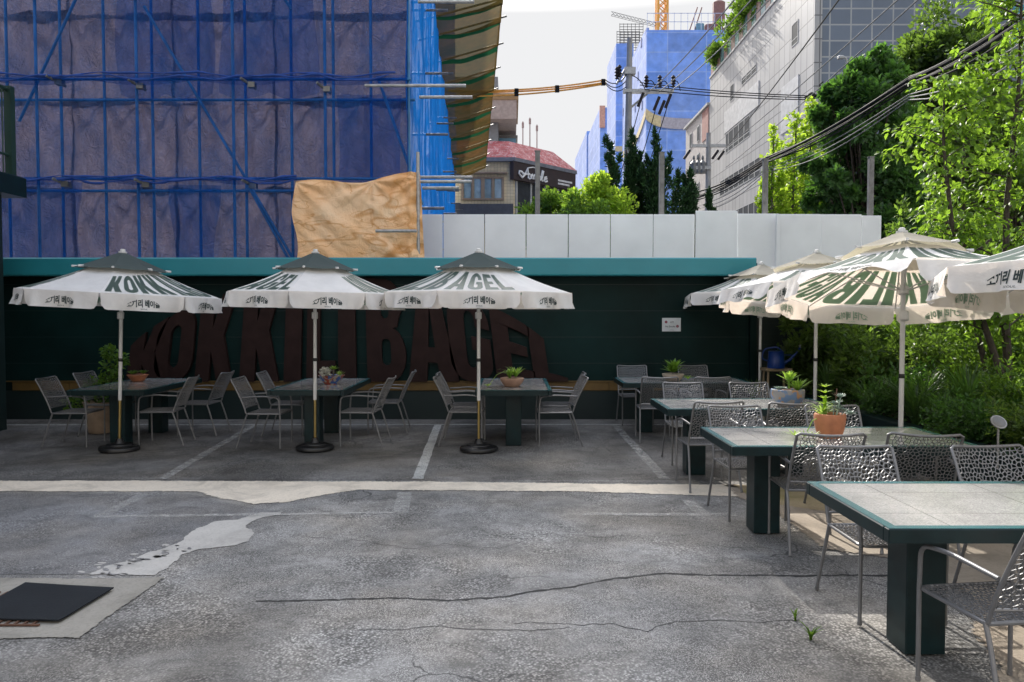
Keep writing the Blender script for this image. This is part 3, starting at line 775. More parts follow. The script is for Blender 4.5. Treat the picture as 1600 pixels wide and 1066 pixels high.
# ================================================================ FAR BUILDINGS
M['glass'] = mat('window_glass', (.045,.05,.056), .5, 0, spec=.06)
M['glass_teal'] = mat('tinted_glass', (.16,.26,.27), .08, 0, var=.4, scale=1.2, spec=.9)
M['frame_w'] = mat('white_window_frame', (.40,.40,.39), .5)
M['frame_b'] = mat('brown_window_frame', (.28,.2,.14), .5)
def tilemat(name, col, joint, bw, bh, mort, rough=.35, swap=False, spec=.5, cvar=.08):
    b = NB(name)
    v = b.co()
    s = b.n('ShaderNodeSeparateXYZ'); b.l(v, s.inputs[0]); c = b.n('ShaderNodeCombineXYZ')
    b.l(b.math('ADD', s.outputs['X'], s.outputs['Y']), c.inputs[0]); b.l(s.outputs['Z'], c.inputs[1])
    br = b.n('ShaderNodeTexBrick', offset=0.0, squash=1.0); b.l(c.outputs[0], br.inputs['Vector'])
    br.inputs['Color1'].default_value = (*dk(col, 1-cvar), 1); br.inputs['Color2'].default_value = (*dk(col, 1+cvar), 1)
    br.inputs['Mortar'].default_value = (*joint, 1); br.inputs['Scale'].default_value = 1
    br.inputs['Mortar Size'].default_value = mort; br.inputs['Mortar Smooth'].default_value = .1
    br.inputs['Brick Width'].default_value = bw; br.inputs['Row Height'].default_value = bh
    cc = b.mix(.35, br.outputs[0], b.ramp(b.noise(.35, 5), [(.3, .6), (.7, 1.15)]), 'MULTIPLY')
    return b.done(b.bsdf(cc, rough, 0, spec))
M['pale_panel'] = tilemat('pale_cladding_panel', (.36,.355,.35), (.13,.13,.13), .95, 1.35, .035, .5)
M['dark_tile'] = tilemat('blue_grey_tile', (.13,.16,.205), (.33,.34,.34), 1.22, .92, .045, .45)
M['band_w'] = mat('light_panel', (.46,.46,.455), .5)
gb = empty('office_building', (17.5, 45, 0), 0, 'tall pale panelled building with a dark blue-grey tiled front and a roof garden', 'building')
def gpart(mb, n, m, p=None): return wpart(mb, n, m, p or gb)
gpart(MB().box(17.5, 17.9, 45.0, 68.6, 0, 22.4), 'side_wall', M['pale_panel'])
gpart(MB().box(17.9, 40, 45.05, 45.5, 0, 26), 'front_wall', M['dark_tile'])
gpart(MB().box(17.46, 17.9, 44.93, 45.05, 0, 26.05), 'corner_trim', M['pale_panel'])
gpart(MB().box(17.9, 40, 45.5, 68.6, 0, 22.3), 'roof', M['cframe'])
gpart(MB().box(17.42, 17.95, 45.0, 68.65, 22.4, 22.55), 'coping', M['frame_w'])
def winrow(x, ys, z0, z1, sill=.35):
    for a, b in zip(ys, ys[1:]):
        f = MB()
        for (A,B,C,D) in ((a+.02,a+.07,z0,z1),(b-.07,b-.02,z0,z1),(a+.07,b-.07,z0,z0+.06),(a+.07,b-.07,z1-.06,z1),(a+.07,b-.07,z0+sill,z0+sill+.05)):
            f.box(x-.025, x, A, B, C, D)
        fo = gpart(f, 'window', M['frame_w'])
        gl = MB().box(x-.015, x-.003, a+.071, b-.071, z0+.061, z1-.061).build('pane', M['glass'], fo)
        # pane shares the window's frame of reference
        gl.location = (0, 0, 0)
winrow(17.5, [57,58.4,59.8,61.2,62.6,63.4], 14.75, 16.35)
winrow(17.5, [54.5,55.8,57.1,58.4,59.7,61,62.3,63.6,65], 11.5, 12.8)
winrow(17.5, [54.5,55.8,57.1,58.4,59.7,61,62.3,63.6,65], 8.4, 9.8)
winrow(17.5, [61.2,62.2], 18.6, 19.9); winrow(17.5, [47.6,48.7], 18.3, 19.7); winrow(17.5, [55.6,56.8,58,59.2], 19.0, 19.6)
gpart(MB().box(17.45, 17.5, 55.0, 63.8, 16.45, 18.2), 'white_band', M['band_w'])
gpart(MB().box(17.46, 17.5, 47.4, 50.4, 13.3, 16.3), 'white_patch_panel', M['band_w'])
gpart(MB().box(28.8, 31, 45.0, 45.05, 17.2, 19.6), 'window', M['frame_w'])
o = gpart(MB().box(28.9, 30.9, 44.96, 44.998, 17.3, 19.5), 'pane', mat('blue_glass', (.05,.25,.35), .1))
mb = MB()
for i in range(22): mb.box(17.55, 17.6, 45.6+i*1.05, 46.55+i*1.05, 22.56, 24.0, i % 2)
gpart(mb, 'roof_railing', [M['glass_teal'], mat('tinted_panel_red', (.28,.16,.15), .3)])
# neighbour behind it
pb = empty('small_block', (18, 70, 0), 0, 'narrow pale block with a rusty roof shed behind the panelled building', 'building')
wpart(MB().box(17.5, 24, 68.75, 78, 0, 20.2), 'wall', mat('pale_pink_render', (.36,.33,.32), .7), pb)
wpart(MB().box(17.3, 24, 68.75, 78.2, 20.2, 20.4), 'coping', M['frame_w'], pb)
wpart(MB().box(17.45, 17.5, 69.0, 71.2, 17.4, 20.1), 'rusty_shed', mat('rust_red_cladding', (.28,.13,.11), .7), pb)
for z in (12.5, 15.2, 17.8):
    for y in (72.2, 75.2):
        f = wpart(MB().box(17.44, 17.5, y, y+.9, z, z+1.5), 'window', M['frame_w'], pb)
        MB().box(17.42, 17.439, y+.12, y+.78, z+.12, z+1.38).build('pane', M['glass'], f)
# netted towers
def netwall(name, c, line, bw, bh, light):
    b = NB(name); v = b.co(); s = b.n('ShaderNodeSeparateXYZ'); b.l(v, s.inputs[0]); cb = b.n('ShaderNodeCombineXYZ')
    b.l(b.math('ADD', s.outputs['X'], s.outputs['Y']), cb.inputs[0]); b.l(s.outputs['Z'], cb.inputs[1])
    br = b.n('ShaderNodeTexBrick', offset=0.0); b.l(cb.outputs[0], br.inputs['Vector'])
    br.inputs['Color1'].default_value = (*dk(c, .88), 1); br.inputs['Color2'].default_value = (*dk(c, 1.12), 1); br.inputs['Mortar'].default_value = (*line, 1)
    br.inputs['Scale'].default_value = 1; br.inputs['Mortar Size'].default_value = .10; br.inputs['Mortar Smooth'].default_value = .6
    br.inputs['Brick Width'].default_value = bw; br.inputs['Row Height'].default_value = bh
    n = b.ramp(b.noise(.16, 6, .65), [(.35, 0.0), (.75, light)])
    cc = b.mix(n, br.outputs[0], (.50,.60,.86))
    n2 = b.ramp(b.noise(.9, 4, .6), [(.3, .82), (.7, 1.12)])
    cc = b.mix(1.0, cc, n2, 'MULTIPLY')
    return b.done(b.bsdf(cc, .8, 0, .2))
M['tower_net'] = netwall('tower_blue_net', (.16,.31,.80), (.30,.43,.82), 6.0, 3.0, .30)
M['tower_net_side'] = netwall('tower_pale_net', (.24,.32,.62), (.42,.50,.74), 2.6, 3.0, .4)
M['yellow'] = mat('yellow_band', (.55,.46,.28), .8)
M['grey_band'] = mat('grey_band', (.38,.36,.42), .8)
TY = 120.0
tw = empty('netted_tower', (27, TY, 0), 0, 'tall tower under construction wrapped in blue net with a yellow band', 'building')
x0, x1 = 20.8, 35.5; zt = at(1008, 47, TY).z
wpart(MB().box(x0, x1, TY, TY+.4, 0, zt), 'front_net', M['tower_net'], tw)
wpart(MB().box(x0-.02, x0+.4, TY+.4, 146, 0, zt+.5), 'side_net', M['tower_net_side'], tw)
wpart(MB().box(x0+.4, x1, TY+.4, 146, 0, zt-1), 'core', M['cframe'], tw)
mb = MB()
for i in range(22): mb.box(x0-.1, x0-.02, TY+1.5+(i*7 % 24), TY+2.3+(i*7 % 24), 14+i*1.45, 15.3+i*1.45)
wpart(mb, 'opening', mat('net_gap', (.10,.13,.30), .8), tw)
mb = MB()                                               # rail and thin net on top
for i in range(15): mb.box(x0+i*1.04, x0+i*1.04+.07, TY-.03, TY+.04, zt, zt+2.6)
for z in (1.2, 2.5): mb.box(x0, x1, TY-.03, TY+.04, zt+z, zt+z+.08)
wpart(mb, 'top_rail', mat('pale_blue_rail', (.45,.52,.75), .6), tw)
def yb(u, v):
    z0 = at(1008, 186, TY).z
    dz = 1.6*math.exp(-u*9) if u < 1 else 0
    return (x0 - .12 + (x1-x0)*u, TY-.22, z0 + dz - 1.7*v)
wpart(MB().grid(lambda u, v: yb(u*.16, 1-v), 10, 1), 'yellow_band', M['yellow'], tw)
wpart(MB().grid(lambda u, v: yb(.16+u*.84, 1-v), 10, 1), 'grey_band', M['grey_band'], tw)
def ybs(u, v):
    z0 = at(1008, 186, TY).z
    return (x0-.15, TY + 24*u, z0 + 1.6*(1-u)**3 - .9*math.sin(PI*min(1,u*1.02)) - 1.2*v)
wpart(MB().grid(lambda u, v: ybs(1-u, 1-v), 20, 1), 'yellow_band', M['yellow'], tw)
def block(name, label, px0, px1, top, Y, depth, m, ms):
    a, b = at(px0, top, Y), at(px1, top, Y)
    e = empty(name, (a.x, Y, 0), 0, label, 'building')
    wpart(MB().box(a.x, b.x, Y, Y+.4, 0, a.z), 'front_net', m, e)
    wpart(MB().box(a.x-.02, a.x+.4, Y+.4, Y+depth, 0, a.z), 'side_net', ms, e)
    wpart(MB().box(a.x+.4, b.x, Y+.4, Y+depth, 0, a.z-.5), 'core', M['cframe'], e)
    return e, a, b
e, a, b = block('netted_tower', 'slim blue netted tower with a grey scaffold cage on top', 963, 990, 68, 150, 14, M['tower_net'], M['tower_net_side'])
for yy in (150, 154):
    mb = MB()
    for i in range(7): x = a.x+.6+i*.75; mb.box(x, x+.1, yy, yy+.1, a.z, a.z+3.8)
    for i in range(8): mb.box(a.x+.6, a.x+5.2, yy, yy+.1, a.z+i*.52, a.z+i*.52+.1)
    wpart(mb, 'scaffold_cage', M['galv_dark'], e)
wpart(MB().box(a.x-.1, b.x, 149.7, 149.95, at(963,237,150).z, at(963,229,150).z), 'yellow_band', M['yellow'], e)
e, a, b = block('netted_tower', 'lower far blue-netted block with an orange sign board beside the slim tower', 938, 962, 168, 185, 30, M['tower_net'], M['tower_net_side'])
wpart(MB().box(a.x-.2, a.x+1.1, 184.5, 184.98, at(938,200,185).z, at(938,166,185).z), 'sign_board', mat('faded_orange_board', (.55,.30,.24), .7), e)
e, a, b = block('netted_tower', 'farthest and lowest blue-netted block above the light green bush', 917, 942, 205, 215, 40, M['tower_net'], M['tower_net_side'])
# tower crane
cr = empty('tower_crane', (24.6, 128, zt), 0, 'orange lattice tower crane standing on the netted tower', 'crane')
M['orange'] = mat('orange_crane_paint', (.70,.32,.05), .5)
mb = MB()
for dx in (-.75, .75):
    for dy in (-.75, .75): mb.box(dx-.2, dx+.2, dy-.2, dy+.2, -3, 12)
for i in range(10):
    z = -2+i*1.4
    for dy in (-.75, .75): mb.tube([(-.75,dy,z),(.75,dy,z+1.4)], .09, 5); mb.tube([(.75,dy,z),(-.75,dy,z+1.4)], .09, 5)
mb.build('mast', M['orange'], cr)
mb = MB()
A, B = Vector((0,0,3.4)), Vector((-8,2,6.2))
for o_ in ((0,0,0),(0,.6,0),(0,.3,.6)): mb.tube([A+Vector(o_), B+Vector(o_)], .04, 5)
for i in range(14):
    p = A.lerp(B, i/14); q = A.lerp(B, (i+1)/14); mb.tube([p, q+Vector((0,.3,.6))], .03, 4); mb.tube([p+Vector((0,.3,.6)), q+Vector((0,.6,0))], .03, 4)
mb.build('jib', M['galv_dark'], cr)
dr = empty('roof_derrick', (30.4, 124, zt), 0, 'rusty brown hoist winch on the blue tower roof', 'hoist')
MB().bbox(-2.6, 3.0, -.5, .5, -1.4, .9, .1).build('base_frame', M['tower_net'], dr)
mb = MB().bbox(.2, 3.2, -.8, .8, .9, 2.2, .15).bbox(1.6, 3.4, -.7, .7, 2.2, 6.0, .3); mb.tube([(-1.5,0,.9),(-.2,0,5)], .1, 6); mb.tube([(-2.3,0,.9),(-.9,0,5)], .1, 6)
mb.build('winch', mat('rust_brown', (.22,.11,.10), .7), dr)
MB().bbox(-1.2, .1, -.5, .5, .9, 2.4, .1).build('cab', mat('dull_blue_metal', (.12,.24,.30), .5), dr)

# brick shop with the red roof
M['brick'] = tilemat('yellow_brick_tile', (.72,.60,.40), (.42,.34,.22), .24, .24, .012, .6)
M['redroof'] = (lambda b: b.done(b.bsdf(b.mix(b.ramp(b.noise(6, 8, .8), [(.46, 0.0), (.58, 1.0)]), (.38,.05,.055), b.mix(b.ramp(b.noise(2,4), [(.4,0.0),(.6,1.0)]), (.24,.05,.055), (.58,.36,.36))), .7, 0, .3)))(NB('flaking_red_roof'))
M['sign_brown'] = mat('dark_brown_sign', (.035,.022,.024), .5)
M['white_letter'] = mat('white_sign_letter', (.78,.78,.78), .4)
shp = empty('brick_shop', (-1, 30, 0), 0, 'yellow brick corner shop with flaking red roof and brown script sign', 'building')
SY = 57.0; SK = SY/30
def Zk(z): return 1.7 + (z-1.7)*SK
C0, C1, C2 = Vector((-3.2*SK,SY,0)), Vector((.05*SK,SY,0)), Vector((2.45*SK,32.6*SK,0))
zE = Zk(7.62)
ol = [C0, C1, C2, C2+Vector((-4.5,9,0)), C0+Vector((0,11,0))]
def ext(pts, z0, z1): 
    k = len(pts); vs = [(p.x,p.y,z0) for p in pts]+[(p.x,p.y,z1) for p in pts]
    return MB().add(vs, [(i,(i+1)%k,k+(i+1)%k,k+i) for i in range(k)]+[tuple(range(k,2*k)), tuple(range(k-1,-1,-1))])
wpart(ext(ol, 0, zE), 'wall', M['brick'], shp)
ctr = sum(ol, Vector())/5
lo = [p+(p-ctr).normalized()*.55 for p in ol]; hi = [p+(ctr-p).normalized()*1.4 for p in ol]
mb = MB(); k = 5
mb.add([(p.x,p.y,zE+.15) for p in lo]+[(p.x,p.y,zE+1.72) for p in hi], [(i,(i+1)%k,k+(i+1)%k,k+i) for i in range(k)]+[tuple(range(k,2*k))])
wpart(mb, 'roof', M['redroof'], shp)
wpart(ext(lo, zE-.12, zE+.148), 'eave', mat('grey_eave', (.17,.18,.21), .6), shp)
def fpt(A, B, t, z, off): 
    d = (B-A); n = Vector((d.y, -d.x, 0)).normalized(); p = A+d*t + n*off; return Vector((p.x, p.y, z))
def fbox(A, B, t0, t1, z0, z1, o0, o1, mb=None):
    mb = mb or MB()
    P = [fpt(A,B,t,z,o) for z in (z0,z1) for t,o in ((t0,o1),(t1,o1),(t1,o0),(t0,o0))]
    return mb.add(P, [(3,2,1,0),(4,5,6,7),(0,1,5,4),(1,2,6,5),(2,3,7,6),(3,0,4,7)])
# front window: four panes
wz0, wz1 = at(750,313,SY).z, at(750,277,SY).z
tA, tB = (at(722,0,SY).x-C0.x)/(C1.x-C0.x), (at(786,0,SY).x-C0.x)/(C1.x-C0.x)
f = MB(); fbox(C0,C1,tA,tB,wz0,wz0+.13,0,.15,f); fbox(C0,C1,tA,tB,wz1-.13,wz1,0,.15,f)
for i in range(5):
    t = tA+(tB-tA)*i/4; w_ = .022 if i == 2 else .012; fbox(C0,C1,t-w_,t+w_,wz0,wz1,0,.16,f)
fw = wpart(f, 'window', M['frame_b'], shp)
for i in range(4):
    t0 = tA+(tB-tA)*i/4+.02; t1 = tA+(tB-tA)*(i+1)/4-.02
    wpart(fbox(C0,C1,t0,t1,wz0+.13,wz1-.13,.01,.06), 'pane', mat('curtained_glass', (.22,.30,.34) if i % 2 == 0 else (.30,.40,.45), .1, var=.3, scale=2), fw)
wpart(fbox(C0,C1,tA-.03,tB+.05,wz1+.2,wz1+.32,0,.45), 'window_hood', M['frame_b'], shp)
wpart(fbox(C0,C1,.2,1.0,Zk(5.2),Zk(5.9),0.02,.8), 'canopy', mat('dark_grey_canopy', (.06,.065,.08), .5), shp)
# glazed side under the sign
sz0 = Zk(5.2)
f = MB()
for t in (.04,.28,.52,.76,.98): fbox(C1,C2,t-.012,t+.012,sz0,Zk(6.85),0,.12,f)
fw2 = wpart(f, 'window', M['frame_w'], shp)
wpart(fbox(C1,C2,.04,.98,sz0,Zk(6.85),.01,.05), 'pane', M['glass'], fw2)
sb = wpart(fbox(C1,C2,-.06,1.03,Zk(6.86),Zk(7.58),.05,.40), 'sign_board', M['sign_brown'], shp)
SC = {  # script letters as strokes, on a baseline
 'A': [[(.0,.10),(.10,.0),(.30,.25),(.55,.95),(.62,.05),(.75,.0)], [(.12,.42),(.35,.36),(.72,.44)], [(.0,.10),(-.16,.30),(-.12,.55),(.06,.52),(.22,.30)]],
 'm': [[(0,.45),(.06,.02)],[(.05,.25),(.16,.46),(.24,.40),(.22,.02)],[(.23,.28),(.34,.46),(.43,.38),(.40,.08),(.48,.02)]],
 'o': [[(.20,.46),(.05,.36),(.04,.10),(.18,.0),(.32,.12),(.32,.36),(.20,.46)]],
 'l': [[(.0,.05),(.12,.45),(.22,.98),(.14,1.0),(.06,.6),(.06,.12),(.16,.0)]],
 'e': [[(.02,.22),(.26,.32),(.22,.48),(.08,.42),(.03,.12),(.14,.0),(.30,.10)]],
}
sw_ = [(0.0,'A',1.0),(.80,'m',1.0),(1.32,'o',1.0),(1.68,'l',1.0),(1.93,'e',1.0)]
def scr(u, v, off=.46): return fpt(C1, C2,   .05 + u*.20, Zk(6.98 + v*.42), off)
mb = MB()
for ox, ch, s_ in sw_:
    for st in SC[ch]: mb.tube([scr(ox+p[0], p[1]) for p in st], .075, 6)
mb.tube([scr(x, y) for x, y in ((.62,1.0),(1.0,1.14),(1.3,1.12),(1.55,.95))], .045, 6)
wpart(mb, 'lettering', M['white_letter'], sb)
mb = MB()
for row in range(2):
    for i in range(11 - row*2):
        fbox(C1,C2,.70+i*.024,.70+i*.024+.017,Zk(7.12-row*.13),Zk(7.12-row*.13+.075),.402,.43,mb)
wpart(mb, 'small_print', M['white_letter'], sb)
# concrete office behind
ob = empty('concrete_office', (-2, 82, 0), 0, 'grey concrete office with a jutting brown soffit behind the red roof', 'building')
a = at(765,150,82); b_ = at(778,150,82)
wpart(MB().box(a.x-6, b_.x, 82, 92, 0, a.z+2), 'wall', mat('grey_concrete', (.20,.21,.23), .7), ob)
a = at(779,191,82); b_ = at(807,152,82)
wpart(MB().box(b_.x-4.8, b_.x, 80.6, 91, a.z, b_.z-.65), 'upper_storey', mat('pinkish_soffit', (.36,.29,.27), .6), ob)
wpart(MB().box(a.x-4, b_.x+.2, 80.5, 91, b_.z-.65, b_.z), 'roof_edge', mat('brown_soffit', (.28,.17,.08), .6), ob)
a = at(780,245,86); b_ = at(806,216,86)
wpart(MB().box(a.x, b_.x, 86, 92, 0, b_.z), 'glass_box', mat('sky_blue_glass', (.14,.30,.42), .1, spec=.9), ob)
wpart(MB().box(a.x-.2, b_.x+.2, 85.9, 92, b_.z, b_.z+.3), 'coping', M['galv_dark'], ob)
for i, (px, top) in enumerate(((817,190),(828,184),(839,195))):
    a = at(px, top, 74); mb = MB().tube([(a.x,74,0),(a.x,74,a.z)], [.08,.05], 6).tube([(a.x,74,a.z-.6),(a.x,74,a.z-.1)], .11, 6)
    tag(mb.build('antenna_mast', mat('rusty_mast', (.35,.25,.24), .6)), 'thin rusty antenna mast above the red roof, %s of the three' % ('leftmost','middle','rightmost')[i], 'antenna', 'antenna masts behind the red roof')

# ================================================================ UTILITY POLES, LAMP AND WIRES
M['cpole'] = mat('concrete_pole', (.30,.29,.28), .8, var=.15)
M['wire'] = mat('black_cable', (.016,.016,.018), .8, spec=.15)
M['wire_l'] = mat('bright_aluminium_wire', (.13,.135,.14), .7)
M['orange_cable'] = mat('orange_cable_cover', (.62,.28,.04), .5)
M['insul'] = mat('brown_insulator', (.035,.03,.032), .75, spec=.2)
up = empty('utility_pole', tuple(at(984,60,35).xy) + (0,), 0, 'tall concrete utility pole with crossarms and insulators before the blue tower', 'utility pole')
a = at(984, 60, 35); hz = a.z
MB().tube([(-.16,0,0),(0,0,hz)], [.24,.12], 14).build('pole', M['cpole'], up)
def L(px, py, Y=35): p = at(px, py, Y); return Vector((p.x-up.location.x, p.y-35, p.z))
mb = MB(); p, q = L(974,143), L(1052,147)
mb.box(p.x, q.x, -.16, -.10, p.z-.07, p.z+.07); mb.box(p.x, q.x, .10, .16, p.z-.07, p.z+.07)
mb.tube([L(980,173), L(1012,146)], .05, 6); mb.build('crossarm', M['galv'], up)
mb = MB(); mb.tube([L(963,132), L(977,108)], .05, 6); mb.tube([L(970,128), L(982,112)], .04, 6); mb.box(-.25,.25,-.2,.2,L(0,112).z-.15,L(0,112).z+.15)
mb.build('bracket', M['galv'], up)
for px, py in ((1010,126),(1031,126),(1052,126),(968,110),(964,113)):
    p = L(px, py); mb = MB().lathe([(.02,-.32),(.10,-.28),(.04,-.2),(.12,-.14),(.05,-.06),(.12,0),(.05,.08),(.11,.14),(.03,.24)], 10, p); mb.build('insulator', M['insul'], up)
for px, py in ((1026,162),(1044,158),(1001,156),(1034,168)):
    p = L(px, py); mb = MB().tube([p+Vector((-.12,0,-.3)), p+Vector((.12,0,.3))], .07, 8); mb.build('strain_insulator', M['insul'], up)
mb = MB()
for c0, c1, h_ in (((1010,133),(1026,142),(1018,115)),((1031,133),(1046,142),(1040,117)),((1052,133),(1063,142),(1058,117)),((985,118),(1008,140),(1000,120))):
    A, B, H = L(*c0), L(*c1), L(*h_); mb.tube([A*(1-t)**2 + H*2*t*(1-t) + B*t*t for t in [i/8 for i in range(9)]], .022, 5)
mb.build('jumper_wire', M['wire'], up)
up2 = empty('utility_pole', tuple(at(1107,212,46).xy) + (0,), 0, 'farther concrete utility pole with transformers beside the panelled building', 'utility pole')
def L2(px, py): p = at(px, py, 46); return Vector((p.x-up2.location.x, 0, p.z))
hz = at(1107, 208, 46).z
MB().tube([(0,0,0),(0,0,hz)], [.26,.13], 12).build('pole', M['cpole'], up2)
mb = MB(); p, q = L2(1080,228), L2(1134,229); mb.box(p.x,q.x,-.1,.1,p.z-.08,p.z+.08); p, q = L2(1082,263), L2(1110,263); mb.box(p.x,q.x,-.2,.2,p.z-.1,p.z+.1); mb.build('crossarm', M['galv'], up2)
for px in (1084, 1091, 1098):
    p = L2(px, 258); MB().lathe([(.2,-.5),(.22,-.4),(.22,.1),(.12,.2),(.05,.3),(.08,.4),(.04,.55)], 10, p).build('transformer', M['galv_dark'], up2)
mb = MB()
for px, py in ((1078,235),(1122,235),(1131,236)): p = L2(px,py); mb.tube([p, p+Vector((-.35,0,-.5))], .09, 6)
mb.build('strain_insulator', M['insul'], up2)
def wire(name, label, pts, r, m, sag=.0, n=24, group=None):
    mb = MB()
    for P in pts:
        A, B = Vector(P[0]), Vector(P[1])
        mb.tube([A.lerp(B, i/n) - Vector((0,0,4*sag*(i/n)*(1-i/n))) for i in range(n+1)], P[2] if len(P) > 2 else r, 6)
    return tag(mb.build(name, m), label, 'cable', group)
G_ = 'overhead wires'
for i, (q, e_) in enumerate((((1014,143),(1180,-40)),((1030,143),(1205,-35)),((1048,142),(1240,-40)))):
    wire('overhead_wire', 'bright wire rising right from the crossarm of the near utility pole, %s of three' % ('uppermost','middle','lowest')[i], [(at(*q,35), at(*e_,14))], .018, M['wire_l'], .15, group=G_)
for i, (q, e_) in enumerate((((1131,234),(1340,-40)),((1122,240),(1445,-38)),((1134,262),(1478,-40)))):
    wire('overhead_wire', 'wire slanting up across the panelled building, %s of three' % ('leftmost','middle','rightmost')[i], [(at(*q,44), at(*e_,15))], .018, M['wire_l'] if i else M['wire'], .1, group=G_)
for i, (y0, y1) in enumerate(((137,150),(141,153),(147,156))):
    wire('overhead_wire', 'near level black wire from the near pole to the cable joint, %s of three' % ('top','middle','bottom')[i], [(at(1000,y0-8,35), at(1272,y1,30))], .02, M['wire'], .1, group=G_)
for i, (q, e_) in enumerate((((1026,165),(975,330)),((1044,162),(985,335)),((1001,160),(960,300)))):
    wire('guy_wire', 'wire dropping from the crossarm behind the junipers, %s of three' % ('middle','right','left')[i], [(at(*q,35), at(*e_,48))], .02, M['wire'], .2, group=G_)
for i, (y0, y1) in enumerate(((137,125),(139,129),(146,131))):
    A, B = at(700,y0+4,33), at(946,y1,35)
    CB = wire('covered_cable', 'orange covered cable from the catch net to the pole, %s of three' % ('top','middle','bottom')[i], [(A, B)], .035, M['orange_cable'], .18, group='orange covered cables')
    mb = MB()
    for t in (.42, .68, .985): p = A.lerp(B, t); p.z -= 4*.18*t*(1-t); mb.bbox(p.x-.1, p.x+.1, p.y-.055, p.y+.055, p.z-.055, p.z+.055, .02)
    mb.build('cable_clip', M['wire'], CB)
    p = B; q = L(978, 128) + up.location
    wire('overhead_wire', 'short black lead tying the %s orange cable to the pole' % ('top','middle','bottom')[i], [(B, at(978,118+i*9,35))], .02, M['wire'], .25, group=G_)
strands = []
rnd = random.Random(5)
for i in range(6):
    o_ = Vector((rnd.uniform(-.06,.06), 0, rnd.uniform(-.10,.10)))
    strands.append((at(1085,308+rnd.uniform(-4,4),30)+o_, at(1196,251+rnd.uniform(-2,2),23)+o_, at(1420,128,15)+o_*1.0, at(1680,-32,8.5)+o_*.8))
mb = MB()
for i, s_ in enumerate(strands):
    P = []
    for a, b in zip(s_, s_[1:]):
        for j in range(12):
            t = j/12; P.append(a.lerp(b, t) - Vector((0,0,.10*math.sin(PI*t)*(1+.5*(i % 3)))))
    mb.tube(P+[s_[-1]], .032 if i < 2 else .018, 6)
tag(mb.build('cable_bundle', M['wire']), 'thick bundle of black cables slanting up to the right past the dark tree', 'cable')
mb = MB()
for i in range(3):
    P = []
    s_ = (at(1090,322+i*4,30), at(1200,262+i*3,23), at(1420,148+i*4,15), at(1690,5+i*6,8.5))
    for a, b in zip(s_, s_[1:]):
        for j in range(12):
            t = j/12; P.append(a.lerp(b, t) - Vector((0,0,.16*math.sin(PI*t)*(1+.4*i))))
    mb.tube(P+[s_[-1]], .011, 6)
tag(mb.build('cable_bundle', M['wire_l']), 'thinner grey cable strands looping below the black bundle', 'cable')
cj = at(1277, 151, 30); mb = MB()
mb.tube([at(1258,152,30), at(1296,147,30)], .07, 8); mb.lathe([(.05,-.16),(.13,-.12),(.13,.1),(.05,.16)], 8, at(1268,151,30)); mb.lathe([(.05,-.2),(.13,-.14),(.13,.12),(.05,.18)], 8, at(1284,149,30))
mb.tube([at(1268,153,30), at(1272,164,30), at(1286,168,30), at(1300,166,30)], .025, 6); mb.tube([at(1283,149,30), at(1281,132,30), at(1286,128,30)], .03, 6); mb.tube([at(1296,147,30), at(1325,140,30), at(1360,128,30)], .03, 6)
tag(mb.build('cable_joint', M['wire']), 'black cable joint with drooping loops left of the street lamp', 'cable joint')
sl_ = empty('street_lamp', tuple(at(1326,90,32).xy)+(0,), 0, 'pale curved street lamp rising behind the dark round tree', 'street lamp')
zt_ = at(1326, 90, 32).z
MB().tube([(0,0,0),(0,0,zt_-.7),(-.03,-.0,zt_-.3),(-.12,-.02,zt_-.05),(-.28,-.05,zt_+.03)], [.09,.07,.06,.05,.04], 10).build('pole', M['galv'], sl_)
MB().bbox(-.46,-.22,-.13,.08,zt_-.06,zt_+.06,.03).build('lamp_head', M['galv'], sl_)
# ================================================================ TABLES
def granite():
    b = NB('speckled_stone_top')
    v = b.voro(160, out='Color'); bw = b.n('ShaderNodeRGBToBW'); b.l(v, bw.inputs[0])
    c = b.ramp(bw.outputs[0], [(.2, (.30,.30,.295)), (.5, (.37,.365,.355)), (.85, (.45,.44,.425))])
    c = b.mix(1.0, c, b.ramp(b.noise(3, 5), [(.3, .72), (.7, 1.0)]), 'MULTIPLY')
    c = b.mix(b.ramp(b.noise(2.2, 6, .7, dist=1), [(.56, 0.0), (.72, .5)]), c, (.15, .15, .15))
    sx_ = b.n('ShaderNodeSeparateXYZ'); b.l(b.co(), sx_.inputs[0])
    for ax, wd in (('X', .6), ('Y', .43)):
        f_ = b.math('ABSOLUTE', b.math('SUBTRACT', b.math('FRACT', b.math('ADD', b.math('DIVIDE', sx_.outputs[ax], wd), .5 if ax == 'X' else 0.0)), .5))
        c = b.mix(b.math('LESS_THAN', f_, .0028/wd*.8), c, (.10, .10, .10))
    return b.done(b.bsdf(c, b.ramp(b.noise(5, 4), [(.3, .10), (.7, .22)]), 0, .6))
M['granite'] = granite()
TL, TD, TH = 1.80, .96, .735
